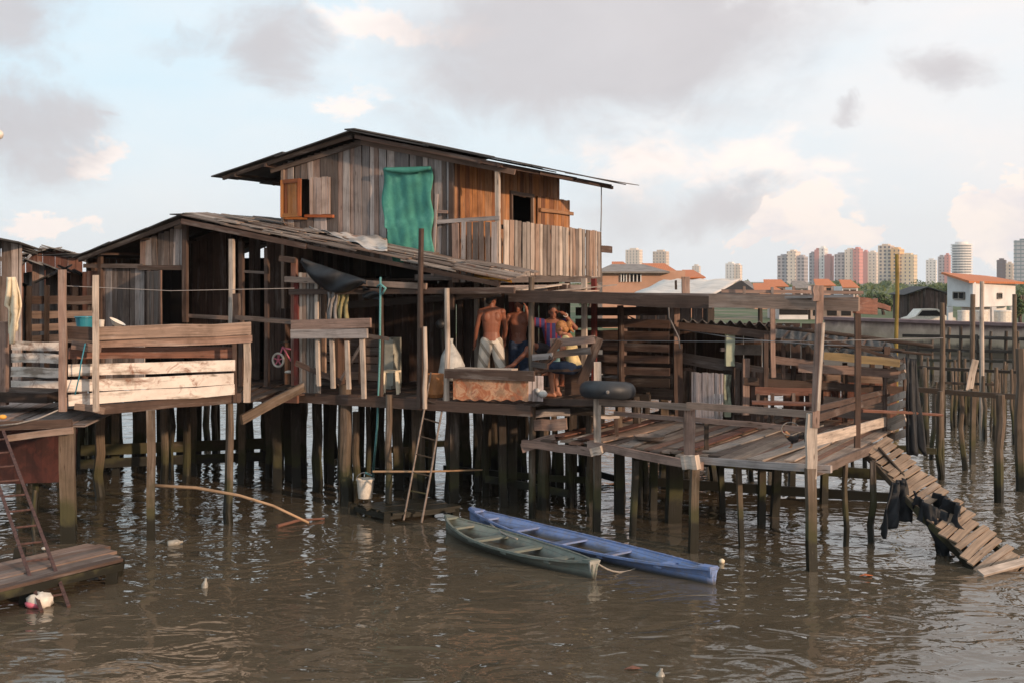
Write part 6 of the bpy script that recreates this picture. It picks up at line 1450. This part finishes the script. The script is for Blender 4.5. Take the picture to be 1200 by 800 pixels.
tag(MB().pole([pt(926, 502, 16.2)+V((.12*math.cos(a), 0, .09*math.sin(a))) for a in [i*.5 for i in range(11)]]+[pt(945, 503, 16.2), pt(965, 498, 16)], .008, .008, 5).build('wire_loop', 'ropegrey', smooth=True), 'tangled wire loop hanging on the rail above the rooster', 'wire')

# ================================================================ people
def person(label, pos, yaw, J, skin, hair='hair', clothes=(), hairstyle='short', scale=1.0, female=False, head_yaw=0, head_pitch=0, group='people on the stilt house deck'):
    """J: joints in the person's own frame (x right, y forward, z up)"""
    root = thing('person', label, 'person', pos, group)
    rz = Matrix.Rotation(yaw, 3, 'Z')
    W = lambda p: V(pos)+rz @ (V(p)*scale)
    k = scale
    mb = MB()
    def limb(a, b_, r0, r1, mb_=mb, ex_=0): caps(mb_, W(J[a]), W(J[b_]), r0*k+ex_, r1*k+ex_, 12)
    pel, che, nk, hd = [V(J[q]) for q in ('pelvis', 'chest', 'neck', 'head')]
    tdir = (che-pel).normalized(); right = (V(J['sh_r'])-V(J['sh_l'])).normalized(); fwd = up.cross(right) if abs(tdir.z) > .3 else V((0, 1, 0))
    fwd = tdir.cross(right)*-1 if tdir.cross(right).y < 0 else tdir.cross(right)
    def torso(mb_, e=0.0, z0=-1, z1=2, hipe=0):
        secs = [(-.10, .150, .095), (0, .158, .105), (.30, .135, .088), (.62, .158, .105), (.88, .182, .105), (1.05, .16, .085), (1.15, .085, .06)]
        if female: secs = [(-.10, .155, .10), (0, .165, .11), (.32, .12, .085), (.62, .145, .11), (.88, .158, .095), (1.05, .14, .075), (1.15, .07, .055)]
        rings = []; n = 20; ln = (che-pel).length*1.12
        for (f, hw_, hd_) in secs:
            if f < z0-1e-6 or f > z1+1e-6: continue
            rb_ = V(right)
            c_ = pel+tdir*(ln*f)
            rings.append([W(c_+rb_*((hw_*k+e)/k*math.copysign(abs(math.cos(6.2832*q/n))**.85, math.cos(6.2832*q/n)))+fwd*((hd_*k+e)/k*math.copysign(abs(math.sin(6.2832*q/n))**.9, math.sin(6.2832*q/n)))) for q in range(n)])
        vs = [v for r_ in rings for v in r_]; m_ = len(rings)
        fs = [[j*n+q, j*n+(q+1) % n, (j+1)*n+(q+1) % n, (j+1)*n+q] for j in range(m_-1) for q in range(n)]+[list(reversed(range(n))), [(m_-1)*n+q for q in range(n)]]
        mb_.add(vs, fs)
    torso(mb)
    if not female and scale > .8:
        for s in (-1, 1):
            mb.ell(W(pel+tdir*.39+right*(s*.078)+fwd*.075), (.078*k, .035*k, .062*k), rz, 12, 8); mb.ell(W(pel+tdir*.40+right*(s*.085)-fwd*.078), (.062*k, .032*k, .085*k), rz, 12, 8)
            mb.ell(W(pel+tdir*.14+right*(s*.03)+fwd*.07), (.04*k, .03*k, .07*k), rz, 10, 6); caps(mb, W(V(J['neck'])), W(V(J['sh_r' if s > 0 else 'sh_l'])+V((0, 0, .01))), .05*k, .045*k)
    caps(mb, W(nk-(hd-nk)*.45), W(nk+(hd-nk)*.35), .058*k, .052*k, 12)
    # head with brow, nose, lips, chin, ears
    hr = rz @ Matrix.Rotation(head_yaw, 3, 'Z') @ Matrix.Rotation(head_pitch, 3, 'X')
    HW = lambda p: W(hd)+hr @ (V(p)*k)
    mb.ell(HW((0, -.008, .02)), (.076*k, .096*k, .098*k), hr, 16, 12); mb.ell(HW((0, .025, -.045)), (.055*k, .065*k, .07*k), hr, 14, 10)
    mb.ell(HW((0, .088, -.018)), (.013*k, .022*k, .026*k), hr, 8, 6); mb.ell(HW((0, .072, .022)), (.05*k, .018*k, .013*k), hr, 10, 6)
    mb.ell(HW((0, .078, -.058)), (.024*k, .014*k, .011*k), hr, 8, 5); mb.ell(HW((0, .068, -.095)), (.022*k, .02*k, .016*k), hr, 8, 5)
    for s in (-1, 1): mb.ell(HW((s*.077, -.005, -.008)), (.011*k, .020*k, .03*k), hr, 8, 6)
    for s_2 in ('l', 'r'):
        for (a, b_, r0, r1) in (('sh_', 'el_', .052, .040), ('el_', 'wr_', .040, .027), ('hip_', 'kn_', .086, .056), ('kn_', 'an_', .054, .036)): limb(a+s_2, b_+s_2, r0, r1)
        mb.ell(W(V(J['sh_'+s_2])), (.062*k,)*3, None, 12, 8)
        cf = V(J['kn_'+s_2]).lerp(V(J['an_'+s_2]), .3); mb.ell(W(cf+V((0, -.012, 0))), (.055*k, .058*k, .10*k), None, 12, 8)
        an = V(J['an_'+s_2]); ft = V(J.get('ft_'+s_2, an+V((0, .15, -.055)))); heel = an+V((0, -.035, -.045))
        caps(mb, W(an), W(heel), .036*k, .032*k); caps(mb, W(heel), W(an.lerp(ft, .6)), .032*k, .034*k); caps(mb, W(an), W(an.lerp(ft, .6)), .036*k, .032*k); caps(mb, W(an.lerp(ft, .6)), W(ft), .034*k, .022*k)
        sv = V((1, 0, 0))
        for t_ in range(5): caps(mb, W(ft+sv*(t_-2)*.016), W(ft+(ft-an).normalized()*.035+sv*(t_-2)*.018), .010*k, .008*k, 8)
        wr = V(J['wr_'+s_2]); fd = (wr-V(J['el_'+s_2])).normalized(); fd = V(J.get('hd_'+s_2, wr+fd*.1))-wr; fd.normalize()
        pn = fd.cross(V((0, 1, 0))); pn = pn.normalized() if pn.length > .2 else V((1, 0, 0)); sp_ = fd.cross(pn).normalized()   # fingers spread along sp_
        caps(mb, W(wr), W(wr+fd*.045), .027*k, .033*k)
        for t_, (o_, l_) in enumerate([(-.030, .060), (-.011, .072), (.010, .068), (.029, .052)]):
            b0 = wr+fd*.06+sp_*o_*.8; b1_ = b0+fd*(l_*.6)+sp_*o_*.15; b2_ = b1_+(fd*.8+pn*(-.55)).normalized()*l_*.55
            caps(mb, W(wr+fd*.03+sp_*o_*.5), W(b0), .013*k, .0115*k, 8); caps(mb, W(b0), W(b1_), .0105*k, .0095*k, 8); caps(mb, W(b1_), W(b2_), .0095*k, .0075*k, 8)
        th0 = wr+fd*.02+sp_*.028; th1 = th0+(fd*.6+sp_*.8).normalized()*.04; caps(mb, W(th0), W(th1), .013*k, .011*k, 8); caps(mb, W(th1), W(th1+(fd+sp_*.2).normalized()*.032), .011*k, .008*k, 8)
    remesh(mb.build('body', skin, root), .0065 if k > .8 else .005, 2)
    # eyes
    me_ = MB()
    for s in (-1, 1): me_.ell(HW((s*.029, .079, .0)), (.011*k, .006*k, .007*k), hr, 8, 6)
    me_.build('eyes', 'black', root, smooth=True)
    hm = MB(); hm.ell(HW((0, -.018, .038)), (.082*k, .098*k, .094*k), hr, 16, 12)
    if hairstyle == 'short': hm.ell(HW((0, -.055, -.01)), (.072*k, .055*k, .07*k), hr, 12, 8)
    if hairstyle == 'bun':
        hm.ell(HW((0, -.055, -.01)), (.085*k, .07*k, .09*k), hr, 14, 10, .04); hm.ell(HW((0, -.15, .02)), (.065*k, .055*k, .06*k), hr, 14, 9, .12)
        caps(hm, HW((.0, -.13, -.02)), HW((.02, -.17, -.12)), .04*k, .015*k)
    hr_o = hm.build('hair', hair, root, smooth=True); remesh(hr_o, .008*max(k, .6), 1)
    for (nm, mat, segs, e, tz) in clothes:
        cm = MB()
        for (a, b_, f0, f1, r0, r1) in segs: caps(cm, W(V(J[a]).lerp(V(J[b_]), f0)), W(V(J[a]).lerp(V(J[b_]), f1)), r0*k+e, r1*k+e, 12)
        if tz: torso(cm, e, *tz)
        remesh(cm.build(nm, mat, root), .009 if k > .8 else .007, 2)
    return root
def stand(**o):
    J = dict(pelvis=(0, 0, .90), chest=(0, .0, 1.33), neck=(0, 0, 1.46), head=(0, .02, 1.585), sh_l=(-.185, 0, 1.385), sh_r=(.185, 0, 1.385), el_l=(-.235, -.03, 1.11), el_r=(.235, -.03, 1.11), wr_l=(-.235, .06, .88), wr_r=(.235, .06, .88),
             hip_l=(-.085, 0, .87), hip_r=(.085, 0, .87), kn_l=(-.10, .02, .47), kn_r=(.10, .02, .47), an_l=(-.11, 0, .075), an_r=(.11, 0, .075)); J.update(o); return J
def pants(mat, nm, to, e=.02):
    return (nm, mat, [('hip_l', 'kn_l', 0, min(1, to), .092, .068), ('hip_r', 'kn_r', 0, min(1, to), .092, .068)]+([('kn_l', 'an_l', 0, to-1, .068, .062), ('kn_r', 'an_r', 0, to-1, .068, .062)] if to > 1 else []), e, (-.1, .12))
DZ = 1.895
# man seen from behind, head turned to the right of the photo, white print shorts
P1 = pt(576, 440, 20.35); P1.z = DZ
person('bare backed man in white print shorts seen from behind, leftmost of the group', P1, math.radians(8), stand(kn_l=(-.15, .05, .47), kn_r=(.15, -.03, .47), an_l=(-.17, .02, .075), an_r=(.17, -.05, .075), el_l=(-.25, .05, 1.10), wr_l=(-.27, .12, .86), el_r=(.25, .05, 1.10), wr_r=(.24, .13, .87)), 'skin',
       clothes=[pants('shorts', 'shorts', 1.35, .024)], head_yaw=-1.0, head_pitch=-.15)
P2 = pt(608, 440, 20.75); P2.z = DZ
person('bare chested man in dark blue jeans facing the camera beside the post', P2, math.radians(172), stand(el_r=(.27, .0, 1.12), wr_r=(.30, .10, .90)), 'skin', clothes=[pants('jeans', 'jeans', 1.9, .02)], head_yaw=-.25, head_pitch=-.05, scale=.935)
# jersey man, perched on the back rail, one leg stretched out to the left
P3 = pt(650, 440, 20.3); P3.z = DZ
th = math.radians(176)
j3 = dict(pelvis=(.0, 0, .72), chest=(.02, .05, 1.14), neck=(.02, .07, 1.27), head=(.02, .10, 1.395), sh_l=(-.16, .05, 1.19), sh_r=(.20, .05, 1.19), el_l=(-.36, .12, 1.12), wr_l=(-.17, .20, 1.36), hd_l=(-.08, .18, 1.40), el_r=(.42, .10, 1.24), wr_r=(.47, .12, 1.42),
          hip_l=(-.08, .02, .72), hip_r=(.09, .02, .72), kn_l=(-.12, .40, .66), an_l=(-.14, .42, .26), kn_r=(.35, .22, .83), an_r=(.70, .32, .50), ft_r=(.82, .36, .46))
person('man in a red and blue striped jersey shading his eyes with one hand', P3, th, j3, 'skin', clothes=[
    ('jersey', 'jersey', [('sh_l', 'el_l', 0, .55, .068, .062), ('sh_r', 'el_r', 0, .55, .068, .062)], .02, (0, 1.05)), ('shorts', 'darkcloth', [('hip_l', 'kn_l', 0, .8, .095, .075), ('hip_r', 'kn_r', 0, .6, .095, .08)], .02, (-.1, .1))], head_yaw=.1, head_pitch=-.1)
mbw = ring(V(P3)+Matrix.Rotation(th, 3, 'Z') @ V((-.19, .19, 1.34)), .036, .008, V((1, 0, 0)), V((0, .6, .8)), 20, 6); tag(mbw.build('wristwatch', 'whiteplastic', smooth=True), 'white wristwatch on the raised wrist of the man in the jersey', 'watch')
# seated woman, facing left of the photo
P4 = pt(673, 440, 19.65); P4.z = DZ
j4 = dict(pelvis=(0, 0, .52), chest=(0, .10, .93), neck=(0, .16, 1.03), head=(0, .22, 1.13), sh_l=(-.15, .12, .96), sh_r=(.15, .12, .96), el_l=(-.20, .20, .70), wr_l=(-.06, .36, .68), el_r=(.19, .18, .70), wr_r=(.05, .34, .66),
          hip_l=(-.09, .02, .50), hip_r=(.09, .02, .50), kn_l=(-.10, .38, .50), kn_r=(.09, .36, .50), an_l=(-.12, .34, .09), an_r=(.05, .28, .09))
person('seated woman with blond tied hair and a pale yellow top', P4, math.radians(78), j4, 'skin2', 'blond', hairstyle='bun', female=True, head_pitch=-.35, head_yaw=.1, clothes=[
    ('top', 'yellowcloth', [('sh_l', 'el_l', 0, .2, .056, .056), ('sh_r', 'el_r', 0, .2, .056, .056)], .016, (0, .95)), ('skirt', 'jeans', [('hip_l', 'kn_l', 0, .85, .10, .08), ('hip_r', 'kn_r', 0, .85, .10, .08)], .018, (-.1, .15))])
# toddler on her lap
P5 = P4+Matrix.Rotation(math.radians(78), 3, 'Z') @ V((.0, .30, .42)); 
j5 = dict(pelvis=(0, 0, .30), chest=(0, .02, .68), neck=(0, .04, .80), head=(0, .06, .93), sh_l=(-.15, .02, .72), sh_r=(.15, .02, .72), el_l=(-.20, .12, .50), wr_l=(-.18, .26, .38), el_r=(.20, .12, .50), wr_r=(.20, .26, .36), hip_l=(-.09, .02, .27), hip_r=(.09, .02, .27), kn_l=(-.12, .32, .30), kn_r=(.12, .32, .30), an_l=(-.12, .40, .02), an_r=(.12, .40, .02))
person('toddler in an aqua top sitting on the lap of the woman in yellow', P5-V((0, 0, .02)), math.radians(110), j5, 'skin2', scale=.5, clothes=[('top', 'aqua', [('sh_l', 'el_l', 0, .5, .07, .07), ('sh_r', 'el_r', 0, .5, .07, .07)], .014, (0, 1.05)), ('shorts', 'darkcloth', [('hip_l', 'kn_l', 0, .5, .1, .09), ('hip_r', 'kn_r', 0, .5, .1, .09)], .01, (-.1, .1))])
